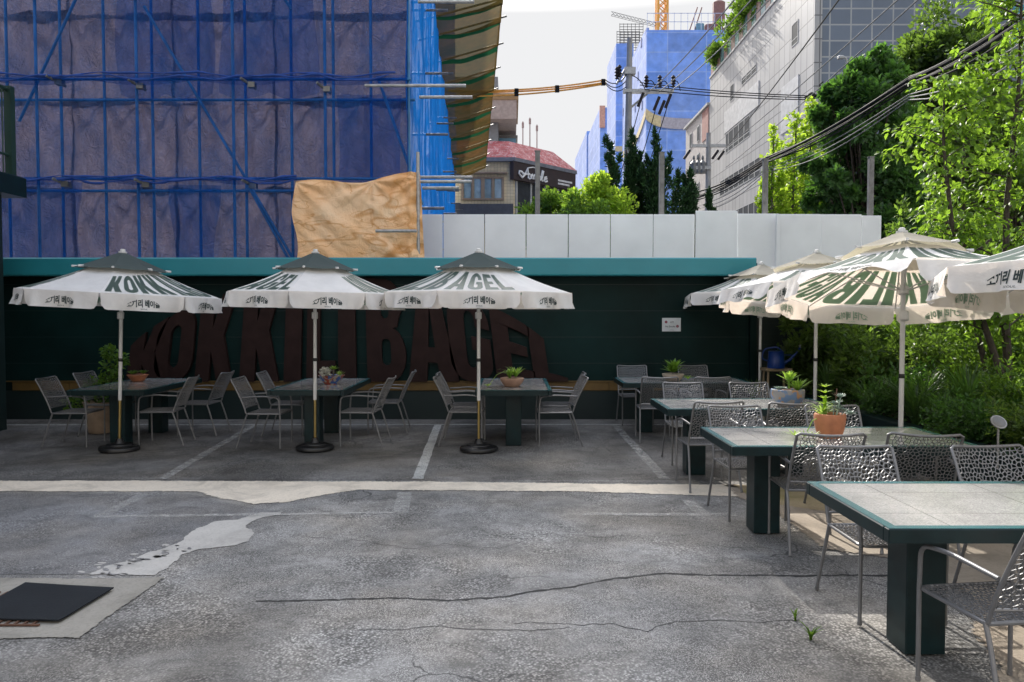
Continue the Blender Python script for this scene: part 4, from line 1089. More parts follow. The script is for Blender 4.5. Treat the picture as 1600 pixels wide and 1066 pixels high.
def make_table():
    t = empty('dining_table')
    x, y = TL/2, TD/2; fr = .05
    MB().bbox(-x+fr+.001, x-fr-.001, -y+fr+.001, y-fr-.001, TH-.045, TH+.001, .003).build('table_top', M['granite'], t)
    mb = MB()
    mb.bbox(-x, x, -y, -y+fr, TH-.065, TH, .005); mb.bbox(-x, x, y-fr, y, TH-.065, TH, .005)
    mb.bbox(-x, -x+fr, -y+fr+.001, y-fr-.001, TH-.065, TH-.0005, .005); mb.bbox(x-fr, x, -y+fr+.001, y-fr-.001, TH-.065, TH-.0005, .005)
    mb.box(-x+fr+.002, x-fr-.002, -y+fr+.002, y-fr-.002, TH-.063, TH-.052)
    mb.build('edge_frame', M['table_green'], t)
    mb = MB(); z0 = TH+.0005; z1 = TH+.002; e = .004
    mb.box(-x+e, x-e, -y+e, -y+fr, z0, z1); mb.box(-x+e, x-e, y-fr, y-e, z0, z1); mb.box(-x+e, -x+fr, -y+fr+.001, y-fr-.001, z0, z1); mb.box(x-fr, x-e, -y+fr+.001, y-fr-.001, z0, z1)
    mb.build('skylit_top_rim', M['rim'], t)  # thin lighter strip that paints skylight onto the frame's top
    for sx in (-1, 1):
        MB().bbox(sx*.52-.10, sx*.52+.10, -.10, .10, 0, TH-.064, .006).build('post', M['table_green'], t)
    return t
TB0 = make_table(); used_t = []
def table(x, y, rz, label):
    o = TB0 if not used_t else copy_tree(TB0); used_t.append(o)
    o.location = (x, y, Z4+.002); o.rotation_euler = (0, 0, rz)
    tag(o, label, 'table', 'stone topped outdoor tables'); return o
TLF = [(-5.05, 10.4), (-2.56, 10.4), (.02, 10.4)]
table(*TLF[0], PI/2, 'stone topped teal table under the leftmost umbrella')
table(*TLF[1], PI/2, 'stone topped teal table holding the red and blue painted bowl')
table(*TLF[2], PI/2, 'stone topped teal table with the clay bowl, right of the third umbrella pole')
TRT = [(2.42, 10.98), (2.45, 8.1), (2.48, 5.95), (2.52, 3.85)]
table(*TRT[0], 0, 'farthest of the right hand tables, against the wall below the no smoking sign')
table(*TRT[1], 0, 'right hand table carrying the grey and orange patterned bowl')
table(*TRT[2], 0, 'right hand table carrying the terracotta pot')
table(TRT[3][0]+.05, TRT[3][1], 0, 'nearest table, bare stone top in the lower right corner')

# ================================================================ CHAIRS
def voronoi_cells(w, h, n, seed):
    rnd = random.Random(seed); c = math.sqrt(w*h/n); nx, ny = max(2, round(w/c)), max(2, round(h/c)); pts = []
    for j in range(ny):
        for i in range(nx): pts.append(((i+.5+rnd.uniform(-.42,.42) + (.25 if j % 2 else -.25))*w/nx, (j+.5+rnd.uniform(-.42,.42))*h/ny))
    cells = []
    for a in pts:
        P = [(0,0),(w,0),(w,h),(0,h)]
        for b in pts:
            if b is a or abs(a[0]-b[0])+abs(a[1]-b[1]) > 6*c: continue
            mx_, my = (a[0]+b[0])/2, (a[1]+b[1])/2; dx, dy = b[0]-a[0], b[1]-a[1]; Q = []
            for i in range(len(P)):
                p, q = P[i], P[(i+1) % len(P)]
                sp_ = (p[0]-mx_)*dx+(p[1]-my)*dy; sq = (q[0]-mx_)*dx+(q[1]-my)*dy
                if sp_ <= 0: Q.append(p)
                if (sp_ < 0 < sq) or (sq < 0 < sp_):
                    t = sp_/(sp_-sq); Q.append((p[0]+(q[0]-p[0])*t, p[1]+(q[1]-p[1])*t))
            P = Q
            if len(P) < 3: break
        if len(P) >= 3: cells.append(P)
    return cells
def lattice(mb, w, h, n, seed, strut, mp):
    th = .0022
    for P in voronoi_cells(w, h, n, seed):
        k = len(P); cx = sum(p[0] for p in P)/k; cy = sum(p[1] for p in P)/k
        I = []
        for i in range(k):
            r = math.hypot(P[i][0]-cx, P[i][1]-cy); f = max(.12, 1 - strut*1.25/max(r, 1e-5)); I.append((cx+(P[i][0]-cx)*f, cy+(P[i][1]-cy)*f))
        A = [mp(*p, th) for p in P]+[mp(*p, th) for p in I]; B = [mp(*p, -th) for p in P]+[mp(*p, -th) for p in I]
        fs = []
        for i in range(k):
            j = (i+1) % k; fs += [(i, j, k+j, k+i), (2*k+j, 2*k+i, 3*k+i, 3*k+j), (k+i, k+j, 3*k+j, 3*k+i)]
        mb.add(A+B, fs)
CW = .232
def bez(pts, n=6):      # rounded polyline
    P = [Vector(p) for p in pts]; out = [P[0]]
    for i in range(1, len(P)-1):
        a = P[i].lerp(P[i-1], min(.5, .06/(P[i]-P[i-1]).length)); b = P[i].lerp(P[i+1], min(.5, .06/(P[i]-P[i+1]).length))
        out += [a*(1-t)**2+P[i]*2*t*(1-t)+b*t*t for t in [j/n for j in range(n+1)]]
    return out+[P[-1]]
def make_chair():
    t = empty('patio_chair')
    r = .0105; m = M['chair']
    def backy(z): return -.20 - .19*((z-.43)/.43)**1.25 if z > .43 else -.20
    for s in (-1, 1):
        MB().tube([(s*CW,.225,0),(s*CW,.228,.42)], r, 10).tube([(s*CW,.2249,-.001),(s*CW,.225,.02)], .0125, 10).build('leg', m, t, True)
        MB().tube(bez([(s*CW,-.185,.44),(s*CW,-.215,.36),(s*(CW+.015),-.325,0)]), r, 10).tube([(s*(CW+.015),-.3251,-.001),(s*(CW+.015),-.319,.02)], .0125, 10).build('leg', m, t, True)
        MB().tube(bez([(s*CW,.228,.421),(s*(CW+.004),.215,.635),(s*(CW+.004),.02,.655),(s*CW,backy(.60)+.005,.638)]), r, 10).build('armrest', m, t, True)
    mb = MB()
    bp = [(z) for z in (.441,.5,.56,.62,.68,.74,.80,.855)]
    P = [(-CW, backy(z), z) for z in bp]; Q = [(CW, backy(z), z) for z in bp[::-1]]
    top = [(-CW+.02+(2*CW-.04)*i/8, backy(.868)-.028*math.sin(PI*i/8), .868-.012*math.sin(PI*i/8)) for i in range(9)]
    mb.tube(P+top+Q, r*.95, 10)
    mb.tube([(-CW+(2*CW)*i/8, backy(.50)-.022*math.sin(PI*i/8), .50) for i in range(9)], .008, 8)
    mb.build('back_frame', m, t, True)
    mb = MB().tube(bez([(-CW,-.195,.432),(-CW,.235,.432),(CW,.235,.432),(CW,-.195,.432)]) + [Vector((-CW,-.195,.432))], r*.9, 8)
    mb.build('seat_frame', m, t, True)
    mb = MB(); w, h = 2*CW-.016, .43
    def sm(u, v, o):
        a = u/w*2-1; b = v/h
        return (u-w/2, v-.195, .437 - .014*(1-a*a)*math.sin(PI*min(1,b+.1)) + .012*max(0,b-.85)*0 + o)
    lattice(mb, w, h, 300, 3, .0027, sm)
    mb.build('seat', m, t)
    mb = MB(); hb = .36
    def bm(u, v, o):
        a = u/w*2-1; z = .502+v
        return (u-w/2, backy(z) - .026*(1-a*a) + o, z - .011*(1-a*a)*v/hb)
    lattice(mb, w, hb, 280, 8, .0027, bm)
    mb.build('backrest', m, t)
    return t
CH0 = make_chair(); used_c = []
def chair(x, y, face, label):           # face: direction it looks, degrees from +Y, clockwise
    o = CH0 if not used_c else copy_tree(CH0); used_c.append(o)
    o.location = (x, y, Z4+.001); o.rotation_euler = (0, 0, -R(face))
    tag(o, label, 'chair', 'grey lattice patio chairs'); return o
lefts = ['leftmost table', 'painted bowl table', 'clay bowl table']
LC = [[(-5.60,9.86,88),(-5.62,10.72,94),(-4.55,9.98,-96),(-4.40,10.82,-88)],
      [(-3.12,9.80,92),(-3.13,10.78,88),(-1.94,9.92,-86),(-1.80,10.96,-92)],
      [(-.60,9.98,93),(-.62,10.56,90),(.56,9.94,-93),(.60,10.62,-88)]]
wh = ['left side of the %s, nearer of the pair', 'left side of the %s, farther of the pair', 'right side of the %s, nearer of the pair', 'right side of the %s, farther of the pair']
for i, row in enumerate(LC):
    for k, (x, y, f) in enumerate(row): chair(x, y, f, 'lattice chair, ' + wh[k] % lefts[i])
for x, y, f, l in [
    (1.90,11.78,180,'lattice chair facing us behind the farthest right table, left of the rosette plant'),
    (2.88,11.80,178,'lattice chair facing us behind the farthest right table, right of the rosette plant'),
    (1.93,10.30,2,'lattice chair with its back to us at the farthest right table, left one'),
    (2.58,10.30,-3,'lattice chair with its back to us at the farthest right table, right one'),
    (2.02,8.72,181,'lattice chair facing us behind the table with the patterned bowl, left one'),
    (2.83,8.74,178,'lattice chair facing us behind the table with the patterned bowl, right one'),
    (1.91,7.52,-3,'lattice chair with its back to us at the patterned bowl table, left one'),
    (2.66,7.42,8,'lattice chair just left of the terracotta pot, back to us at the patterned bowl table'),
    (1.99,6.42,178,'lattice chair facing us behind the table with the terracotta pot, left of the pot'),
    (2.84,6.46,183,'lattice chair facing us, half hidden by the terracotta pot'),
    (2.20,5.62,2,'lattice chair with its back to us in front of the terracotta pot'),
    (2.92,5.60,14,'lattice chair turned a little, back to us at the terracotta pot table, right end'),
    (2.12,4.34,180,'lattice chair facing us behind the nearest bare table, left one'),
    (2.98,4.36,176,'lattice chair facing us behind the nearest bare table, at the right edge'),
    (2.13,3.29,-7,'nearest lattice chair, cut off in the lower right corner')]: chair(x, y, f, l)

# ================================================================ UMBRELLAS
NP, RR, ZR, RI, ZI, FL = 8, 1.17, 1.935, .36, 2.245, .185
PAN = ['KOKK', 'ILIB', 'AGEL', None]*2
HALF = PI/8
def canopy_pt(u, r, s=0):      # u in -1..1 across a panel in its own frame (panel faces -Y)
    t = (r-RI)/(RR-RI); z = ZI + (ZR-ZI)*t - .018*math.sin(PI*t)
    y = -r*math.cos(HALF); x = u*r*math.sin(HALF)
    sag = .012*(1-u*u)*math.sin(PI*min(1, max(0, t)))
    return Vector((x, y - 0, z - sag + s))
def rotp(p, a): c, s = math.cos(a), math.sin(a); return (p.x*c - p.y*s, p.x*s + p.y*c, p.z)
def make_umbrella(capm, printm, lift=None, seed=0, first='KOKK'):
    t = empty('patio_umbrella'); hd_ = empty('canopy_head'); rnd = random.Random(seed)
    hd_.parent = t
    MB().lathe([(.215,0),(.235,.012),(.235,.035),(.225,.05),(.17,.062),(.15,.07),(.145,.082),(.06,.09),(.045,.12),(.04,.15)], 32).build('base', M['black'], t, True)
    MB().tube([(0,0,.08),(0,0,.66)], .017, 14).build('lower_pole', M['brass'], t, True)
    MB().tube([(0,0,.62),(0,0,2.42)], .0215, 16).build('pole', M['white_metal'], t, True)
    MB().lathe([(.024,1.10),(.027,1.105),(.027,1.135),(.024,1.14)], 16).build('pole_collar', M['black'], t, True)
    can = MB(); prints = MB()
    for k in range(NP):
        a = 2*PI*k/NP
        can.grid(lambda u, v: rotp(canopy_pt(u*2-1, RR-(RR-RI)*v), a), 10, 10)
    co = can.build('canopy', M['canvas'], hd_, True)
    for k in range(NP):
        wd = PAN[k]; a = 2*PI*k/NP
        if not wd: continue
        base = {'KOKK':0,'ILIB':4,'AGEL':8}[wd]
        W_ = {'K':1.0,'O':.95,'I':.45,'L':.72,'B':.92,'A':1.08,'G':.95,'E':.74}
        tot = sum(W_[c] for c in wd) + .14*(len(wd)-1); x = 0
        for ch in wd:
            u0, u1 = x/tot, (x+W_[ch])/tot; x += W_[ch]+.14
            def lm(s):
                def mp(u, v):
                    U = (u0+(u1-u0)*u)*1.84-.92
                    gpos = {'KOKK':0,'ILIB':1,'AGEL':2}[wd] + (u0+(u1-u0)*u)
                    hgt = .50 + .12*math.sin(PI*gpos/3)
                    r = RR*.955 - hgt*v
                    return rotp(canopy_pt(U, r, s), a)
                return mp
            g = [dens(o, .12) for o in GL[ch]]
            prints.poly(g, lm(.0035), 0); prints.poly(g, lm(-.0035), 1, True)
    prints.build('lettering', [printm, M['print_in']], hd_)
    for k in range(NP):
        a = 2*PI*k/NP; ph = rnd.random()*6
        lf = (lift or {}).get(k, 0)
        side = RR*math.sin(HALF)
        def fm(u, v, off=0):
            e = min(1, (1-abs(u))/.12); vv = v
            x = u*side*(1-.035*v)
            rx = .16
            if v > .75 and abs(u) > 1-rx: vv = .75 + (v-.75)*math.sqrt(max(0, 1-((abs(u)-1+rx)/rx)**2))
            out = .012 + .030*vv*math.sin(u*5.2+ph)*vv + .010*vv*math.sin(u*17+ph*3) + .012*vv*math.sin(u*11+ph*2) + .02*vv
            ang = lf*(.6+.4*math.cos(u*1.5)) + .05*math.sin(u*3+ph)*(1 if lf else 0)
            dy = -out*math.cos(ang) - FL*vv*math.sin(ang); dz = -FL*vv*math.cos(ang) + .018*(1-abs(u))*0
            if lf: dz += .02*vv*math.sin(u*7+ph); dy += .03*vv*math.sin(u*6+ph)
            yb = -RR*math.cos(HALF)
            return rotp(Vector((x, yb + dy - off*math.cos(ang), ZR + dz + .002 + off*math.sin(ang))), a)
        f = MB().grid(lambda u, v: fm(u*2-1, v), 28, 10).build('valance_flap', M['canvas'], hd_, True)
        mb = MB()
        def tm(o):
            def mp(u, v):
                U = (u-.5)*.80
                hh = .07+.42*math.sqrt(max(0, 1-(2*u-1)**2*.97))
                return fm(U, .78-hh*v, o)
            return mp
        def tm2(o): return lambda u, v: fm((u-.5)*.17, .92-.075*v, o)
        text_on(mb, '코끼리 베이글', tm(.003), .037, 0); text_on(mb, 'SEOUL', tm2(.003), .0, 0)
        text_on(mb, '코끼리 베이글', tm(-.003), .037, 1, True); text_on(mb, 'SEOUL', tm2(-.003), .0, 1, True)
        mb.build('valance_lettering', [M['ink'], M['print_in']], hd_)
    mb = MB()
    for k in range(NP):
        a = 2*PI*k/NP
        def cp(u, v):
            r = .54-(.54-.03)*v; U = u*2-1
            return rotp(Vector((U*r*math.sin(HALF), -r*math.cos(HALF), 2.235+.205*v**1.05 - .012*(1-U*U)*(1-v))), a)
        mb.grid(cp, 6, 6)
    mb.build('vent_cap', capm, hd_, True)
    MB().lathe([(.045,2.425),(.05,2.435),(.05,2.45),(.03,2.455),(.03,2.475),(.02,2.482)], 16).build('finial', M['white_metal'], hd_, True)
    mb = MB().lathe([(.03,1.86),(.045,1.865),(.045,1.93),(.03,1.94)], 16); mb.build('hub', M['white_metal'], hd_, True)
    MB().lathe([(.028,1.62),(.04,1.63),(.04,1.70),(.028,1.71)], 16).build('runner', M['white_metal'], hd_, True)
    for k in range(NP):
        a = 2*PI*k/NP + HALF
        rim = Vector((0,-RR,ZR-.012)); inn = Vector((0,-.03,2.37))
        mid = Vector((0,-.62,ZI+(ZR-ZI)*(.62-RI)/(RR-RI)-.045))
        MB().tube([rotp(inn,a), rotp(Vector((0,-RI,ZI-.03)),a), rotp(mid,a), rotp(rim,a)], .007, 6).tube([rotp(Vector((0,-.04,1.9)),a), rotp(mid,a)], .006, 6).tube([rotp(Vector((0,-.5,2.24)),a), rotp(Vector((0,-.565,2.238)),a)], .013, 6).build('rib', M['white_metal'], hd_)
    return t
KI = {'KOKK':0,'ILIB':1,'AGEL':2,'blank':3}
def umbrella(x, y, rz, front, tiltx, tilty, label, capm, printm, scale=1.0, lift=None, seed=0):
    # front: which panel faces the viewer; seen from outside text runs left to right when panels go anticlockwise
    t = make_umbrella(capm, printm, {(KI[front]+k) % 8: v for k, v in (lift or {}).items()}, seed)
    t.location = (x, y, Z4+.001)
    hd_ = [c for c in t.children if c.name.startswith('canopy_head')][0]
    ang = -KI[front]*PI/4 + R(rz)
    rot = Matrix.Rotation(R(tiltx), 4, 'X') @ Matrix.Rotation(R(tilty), 4, 'Y') @ Matrix.Rotation(ang, 4, 'Z')
    piv = Matrix.Translation((0,0,1.95))
    Mx = piv @ rot @ Matrix.Diagonal((scale, scale, 1, 1)) @ Matrix.Translation((0,0,-1.95))
    for c in list(hd_.children):
        c.data.transform(Mx); c.parent = t
    bpy.data.objects.remove(hd_)
    return tag(t, label, 'umbrella', 'printed white patio umbrellas')
umbrella(-4.86, 9.45, 39, 'KOKK', 0, 1.2, 'leftmost white umbrella with dark cap, first letters of the print facing us', M['cap'], M['print'], .98, seed=1).rotation_euler = (0, R(1.8), 0)
umbrella(-2.45, 9.50, 22, 'blank', 0, .6, 'second white umbrella from the left, blank panel facing us', M['cap'], M['print'], .93, seed=2).rotation_euler = (0, R(.5), 0)
umbrella(-.41, 9.42, 3, 'AGEL', 0, .3, 'third white umbrella from the left, last letters of the print facing us', M['cap'], M['print'], 1.0, seed=3)
umbrella(3.80, 11.75, -52, 'ILIB', -3, 2, 'farthest small looking umbrella on the right, beside the blue watering can', M['cap_light'], M['print'], 1.0, seed=4)
umbrella(3.76, 9.5, -67, 'blank', -6, 2, 'right hand umbrella behind the patterned bowl, pale panel facing us', M['cap_light'], M['print'], 1.0, {0:.35, 1:.15}, seed=5)
umbrella(3.56, 7.0, -45.5, 'KOKK', -9, 2, 'tipped umbrella with print seen from below, pole behind the terracotta pot table', M['cap_light'], M['print'], 1.0, {0:1.2, 1:.2}, seed=6)
umbrella(4.06, 5.1, -67, 'ILIB', -3, 3, 'nearest umbrella, mostly cut off by the right edge', M['cap_light'], M['print'], 1.0, seed=7)
# ================================================================ PLANTS
def leaves(name, C, D, N, L, Wd, m, parent=None, shape='diamond', curl=.15):
    C = np.asarray(C, float); n = len(C)
    D = np.asarray(D, float); D /= np.linalg.norm(D, axis=1, keepdims=True)+1e-9
    N = np.asarray(N, float); Sd = np.cross(D, N); Sd /= np.linalg.norm(Sd, axis=1, keepdims=True)+1e-9
    N = np.cross(Sd, D)
    L = np.broadcast_to(np.asarray(L, float), (n,))[:, None]; Wd = np.broadcast_to(np.asarray(Wd, float), (n,))[:, None]
    if shape == 'diamond':
        V = np.stack([C, C + D*L*.5 - Sd*Wd*.5 + N*L*curl, C + D*L - N*L*curl*.3, C + D*L*.5 + Sd*Wd*.5 + N*L*curl], 1)
        F = [(0,1,2),(0,2,3)]; k = 4
    else:                                              # broad leaf folded along its midrib
        mid = C + D*L*.55 + N*L*curl*.3
        V = np.stack([C, C+D*L*.28-Sd*Wd*.42+N*L*curl, C+D*L*.62-Sd*Wd*.46+N*L*curl*.9, C+D*L-N*L*curl*1.2, C+D*L*.62+Sd*Wd*.46+N*L*curl*.9, C+D*L*.28+Sd*Wd*.42+N*L*curl, mid], 1)
        F = [(0,1,6),(1,2,6),(2,3,6),(3,4,6),(4,5,6),(5,0,6)]; k = 7
    V = V.reshape(-1, 3); F = np.array(F)
    F = (F[None] + (np.arange(n)*k)[:, None, None]).reshape(-1, 3)
    me = bpy.data.meshes.new(name)
    me.vertices.add(len(V)); me.vertices.foreach_set('co', V.ravel())
    me.loops.add(F.size); me.loops.foreach_set('vertex_index', F.ravel().astype(np.int32))
    me.polygons.add(len(F)); me.polygons.foreach_set('loop_start', np.arange(0, F.size, 3, dtype=np.int32))
    me.materials.append(m); me.update(calc_edges=True); me.validate()
    o = bpy.data.objects.new(name, me); COL.objects.link(o)
    if parent: o.parent = parent
    return o
def unit(rs, n): v = rs.normal(size=(n, 3)); return v/np.linalg.norm(v, axis=1, keepdims=True)
def clump_leaves(rs, clumps, per, up=.5, droop=0):
    Cs, Ds, Ns = [], [], []
    for (c, r) in clumps:
        n = int(per*(.7+.6*rs.random())*(.28 if hasattr(r, '__len__') and r[0] == .07 else 1))
        u = unit(rs, n); rad = rs.random(n)**.45
        rr_ = np.asarray(r if hasattr(r, '__len__') else (r, r, r))
        p = np.asarray(c) + u*rad[:, None]*rr_
        Cs.append(p); d = u*.8 + unit(rs, n)*.7 + np.array([0, 0, up-droop]); Ds.append(d)
        Ns.append(unit(rs, n)*.7 + np.array([0, 0, .8]) + u*.4)
    return np.concatenate(Cs), np.concatenate(Ds), np.concatenate(Ns)
def tree(name, label, base, trunk_h, tr, clumps, per, L, Wd, m, bark, group=None, cat='tree', shape='diamond', seed=0, droop=0, up=.4, lean=(0,0), limb=.5, curl=.15):
    rs = np.random.RandomState(seed)
    t = empty(name, base, 0, label, cat, group)
    top = Vector((lean[0], lean[1], trunk_h)); mb = MB()
    def tp(f): return Vector((lean[0]*f + .04*math.sin(f*5+seed)*trunk_h*.2, lean[1]*f, trunk_h*f))
    mb.tube([tp(i/8) for i in range(9)], [tr*(1.25 if i == 0 else 1-.75*i/8) for i in range(9)], 9)
    for c, r in clumps:
        c = Vector(c); f = max(.12, min(.95, (c.z/trunk_h)*limb + .1*rs.random())); a = tp(f)
        mid = a.lerp(c, .5) + Vector((0, 0, -.06*(c-a).length)); rad = tr*(1-.75*f)*.5
        mb.tube([a, mid, c], [rad, rad*.6, rad*.2], 6)
    mb.build('trunk', bark, t)
    C, D, N = clump_leaves(rs, clumps, per, up, droop)
    leaves('crown', C, D, N, L*(.45+1.0*rs.random(len(C))), Wd*(.5+.9*rs.random(len(C))), m, t, shape, curl)
    return t
def ell(seed, n, c, rad, r, shell=.55):
    rs = np.random.RandomState(seed); out = []
    for i in range(n):
        u = unit(rs, 1)[0]; k = shell + (1-shell)*rs.random()
        out.append((np.asarray(c)+u*np.asarray(rad)*k, r*(.7+.6*rs.random())))
    return out

# ---- trees beyond the hoarding
GT = 'trees beyond the hoarding'
p = at(1352, 335, 22); zt_ = at(1352, 95, 22).z
cl = ell(1, 52, (0,0,5.6), (1.25,1.2,3.4), .36) + ell(2, 24, (.1,0,4.2), (1.75,1.6,2.4), .38) + ell(8, 40, (0,0,5.2), (1.65,1.5,3.7), .17, .9) + [((-.2,0,8.55),.35),((.35,0,8.9),.32),((.05,0,8.2),.5),((-.6,0,7.9),.4),((.8,0,7.9),.4),((1.0,0,7.2),.5)]
tree('dark_tree', 'dense dark green tree with a rounded pointed top before the blue-grey tiled front', (p.x,22,0), 7.4, .16, cl, 420, .17, .12, M['leaf_deep'], M['bark'], GT, seed=3)
p = at(1470, 200, 26)
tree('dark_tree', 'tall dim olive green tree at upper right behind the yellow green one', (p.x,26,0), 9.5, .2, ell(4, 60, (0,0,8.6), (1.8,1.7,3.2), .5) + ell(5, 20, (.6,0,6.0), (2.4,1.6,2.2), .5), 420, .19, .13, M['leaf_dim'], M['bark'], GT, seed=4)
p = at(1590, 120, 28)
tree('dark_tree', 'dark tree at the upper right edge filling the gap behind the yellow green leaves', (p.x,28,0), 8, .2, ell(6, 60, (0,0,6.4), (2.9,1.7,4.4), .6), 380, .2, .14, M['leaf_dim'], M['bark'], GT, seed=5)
# light ginkgos: upright spires
def spires(sp_):
    out = []
    for (x, y, z0, z1, r) in sp_:
        n = max(3, int((z1-z0)/.22))
        for i in range(n):
            f = i/(n-1); out.append(((x+.05*math.sin(i*1.7), y, z0+(z1-z0)*f), (r*(1-.78*f)*1.0, r*(1-.78*f)*.8, .2)))
    return out
for i, (px, top, lab, w_) in enumerate(((1212,272,'left'),(1222,225,'middle'),(1250,165,'right')) and ((1208,205,'small bright green ginkgo leaning against the left edge of its group',.55),(1240,185,'broadest bright green ginkgo in front of the pale building corner',.8),(1262,162,'bright green ginkgo spire touching the dark round tree',.7))):
    Y = 24+i*.8; p = at(px, 335, Y); zt_ = at(px, top, Y).z
    tall = [(0,0,1.5,zt_,w_), (-.35*w_,.1,1.5,zt_-.9,w_*.8), (.4*w_,-.1,1.5,zt_-1.3,w_*.8), (-.75*w_,0,1.2,zt_-2.1,w_*.7), (.8*w_,.1,1.2,zt_-2.4,w_*.7)]
    tree('ginkgo_tree', lab, (p.x,Y,0), zt_-.3, .09, spires(tall), 46, .13, .11, M['leaf_bright'], M['bark_grey'], GT, seed=20+i, limb=.9)
# junipers
for i, (px, top, w_, lab) in enumerate(((952,222,.36,'slim dark juniper at the left end of its row'),(978,212,.42,'tallest narrow dark juniper beside the utility pole'),(1000,245,.45,'leaning dark juniper right of the utility pole'),(1026,210,.55,'twisted dark juniper crossing the blue tower'),(1052,275,.62,'short bushy dark juniper below the blue tower'),(1082,272,.55,'ragged dark juniper before the farther utility pole'),(1112,305,.34,'smallest dark juniper at the right end of its row'))):
    Y = 21+.5*(i % 3); p = at(px, 335, Y); zt_ = at(px, top, Y).z; rs = np.random.RandomState(50+i); c_ = []
    for k in range(9):                                  # separate flame shaped tufts, each with its own tip
        if k == 0: b0, tip, w0 = Vector((0,0,1.0)), Vector((.1*math.sin(i*2), 0, zt_)), w_*.62
        else:
            an = rs.random()*2*PI; h0 = 1.2 + (zt_-2.2)*rs.random()**.8*.85; out = w_*(.7+.8*rs.random())*(1.15-h0/zt_)
            b0 = Vector((0, 0, h0)); tip = Vector((math.cos(an)*out*1.5, math.sin(an)*out*.8, min(zt_-.15, h0 + .9 + .9*rs.random()))); w0 = w_*(.34+.2*rs.random())
        n = max(5, int((tip-b0).length/.15))
        for j in range(n):
            f = j/(n-1); q = b0.lerp(tip, f); rr_ = w0*(1-f)**.75*(.75+.5*rs.random())+.02
            c_.append(((q.x + .05*rs.normal(), q.y, q.z), (rr_, rr_, .14)))
    tree('juniper_tree', lab, (p.x,Y,0), zt_-.4, .08, c_, 95, .13, .04, M['leaf_juniper'], M['bark'], 'junipers behind the hoarding', seed=60+i, up=1.2, limb=.85)
# light bushes left of the junipers
for i, (px, top, w_, h_, lab) in enumerate(((905,290,1.15,1.5,'bright leafy tree behind the hoarding below the brown shop sign'),(942,268,.9,1.5,'bright leafy tree behind the hoarding left of the junipers'),(868,305,.9,1.0,'low bright bush behind the hoarding at the steel post'))):
    Y = 19.5+i*.6; p = at(px, 335, Y); zt_ = at(px, top, Y).z
    tree('leafy_tree', lab, (p.x,Y,0), zt_-.5, .07, ell(70+i, 34, (0,0,zt_-h_*.85), (w_,.8,h_*.8), .26), 210, .11, .075, M['leaf_mid'] if i != 1 else M['leaf_bright'], M['bark_grey'], GT, seed=80+i)
# pines on the roof of the pale building
for i, (y, h_) in enumerate(((66.5,2.6),(63.0,3.2),(59.5,3.6),(56.5,3.4),(54.0,4.4),(51.5,5.0))):
    tree('roof_pine', 'roof garden pine on the pale building, %s from its far end' % ('first','second','third','fourth','fifth','sixth')[i], (18.6,y,22.3), h_*.8, .12, ell(90+i, 26, (-.1,0,h_*.62), (1.6,1.5,h_*.42), .5), 130, .34, .14, M['leaf_mid'], M['bark'], 'pines in the roof garden', seed=95+i)

# ---- near tree with broad drooping leaves, right
rs = np.random.RandomState(7)
def near_tree(name, label, base, stems, seed, m, nleaf, L):
    t = empty(name, base, 0, label, 'tree', None); mb = MB(); rs = np.random.RandomState(seed); Cs = []; Ds = []
    for st in stems:
        P = [Vector(p) for p in st[0]]; r0 = st[1]
        mb.tube(P, [r0*(1-.8*i/(len(P)-1)) for i in range(len(P))], 8)
        for k in range(st[2]):
            f = .22+.78*rs.random(); i = min(len(P)-2, int(f*(len(P)-1))); a = P[i].lerp(P[i+1], f*(len(P)-1)-i)
            an = rs.random()*2*PI; ln = (.45+.75*rs.random())*st[3]*(1.1-.45*f)
            d = Vector((math.cos(an), math.sin(an)*.8, .28+.3*rs.random())); Q = [a + d*ln*s_ + Vector((0,0,-.22*ln*s_*s_)) for s_ in (0,.35,.7,1)]
            mb.tube(Q, [r0*.22, r0*.16, r0*.1, r0*.05], 5)
            for j in range(nleaf):
                s_ = .15+.85*rs.random(); q = a + d*ln*s_ + Vector((0,0,-.22*ln*s_*s_)) + Vector(rs.normal(size=3)*.05)
                Cs.append(q); dd = d*.6 + Vector(rs.normal(size=3)*.6); dd.z = -.25-.5*rs.random(); Ds.append(dd)
    mb.build('trunk', M['bark'], t)
    n = len(Cs); N = rs.normal(size=(n,3))*.45 + np.array([0,-.15,1.0])
    leaves('crown', [tuple(c) for c in Cs], [tuple(d) for d in Ds], N, L*(.6+.7*rs.random(n)), L*.56*(.6+.7*rs.random(n)), m, t, 'broad', .12)
    return t
B_ = at(1560, 640, 8.2); bz = .45
stems = [([(0,0,0),(-.10,0,1.2),(-.05,.1,2.4),(.05,.1,3.6),(.0,0,4.9)], .05, 58, 1.0),
         ([(.1,0,0),(-.35,0,1.2),(-.75,-.1,2.2),(-.85,-.1,3.0),(-.80,0,3.7)], .042, 52, .72),
         ([(.15,0,0),(.4,0,1.3),(.6,.1,2.6),(.75,0,4.0),(.9,0,5.0)], .045, 50, 1.05),
         ([(0,.2,0),(-.3,.4,1.6),(-.35,.4,2.8),(-.30,.4,4.0)], .035, 40, .8)]
near_tree('broadleaf_tree', 'near tree with broad sunlit yellow green leaves at the right', (B_.x+.15, 8.2, bz), stems, 11, M['leaf_near'], 34, .088)
B2 = at(1660, 640, 9.2)
near_tree('broadleaf_tree', 'broad leaved tree at the far right edge behind the nearest umbrella', (B2.x, 9.4, bz), [([(0,0,0),(0,0,1.5),(-.1,0,3.0),(.0,0,4.6)], .05, 60, 1.0), ([(0,0,0),(.5,0,1.5),(.7,0,3.0)], .04, 40, 1.0)], 12, M['leaf_mid'], 24, .10)

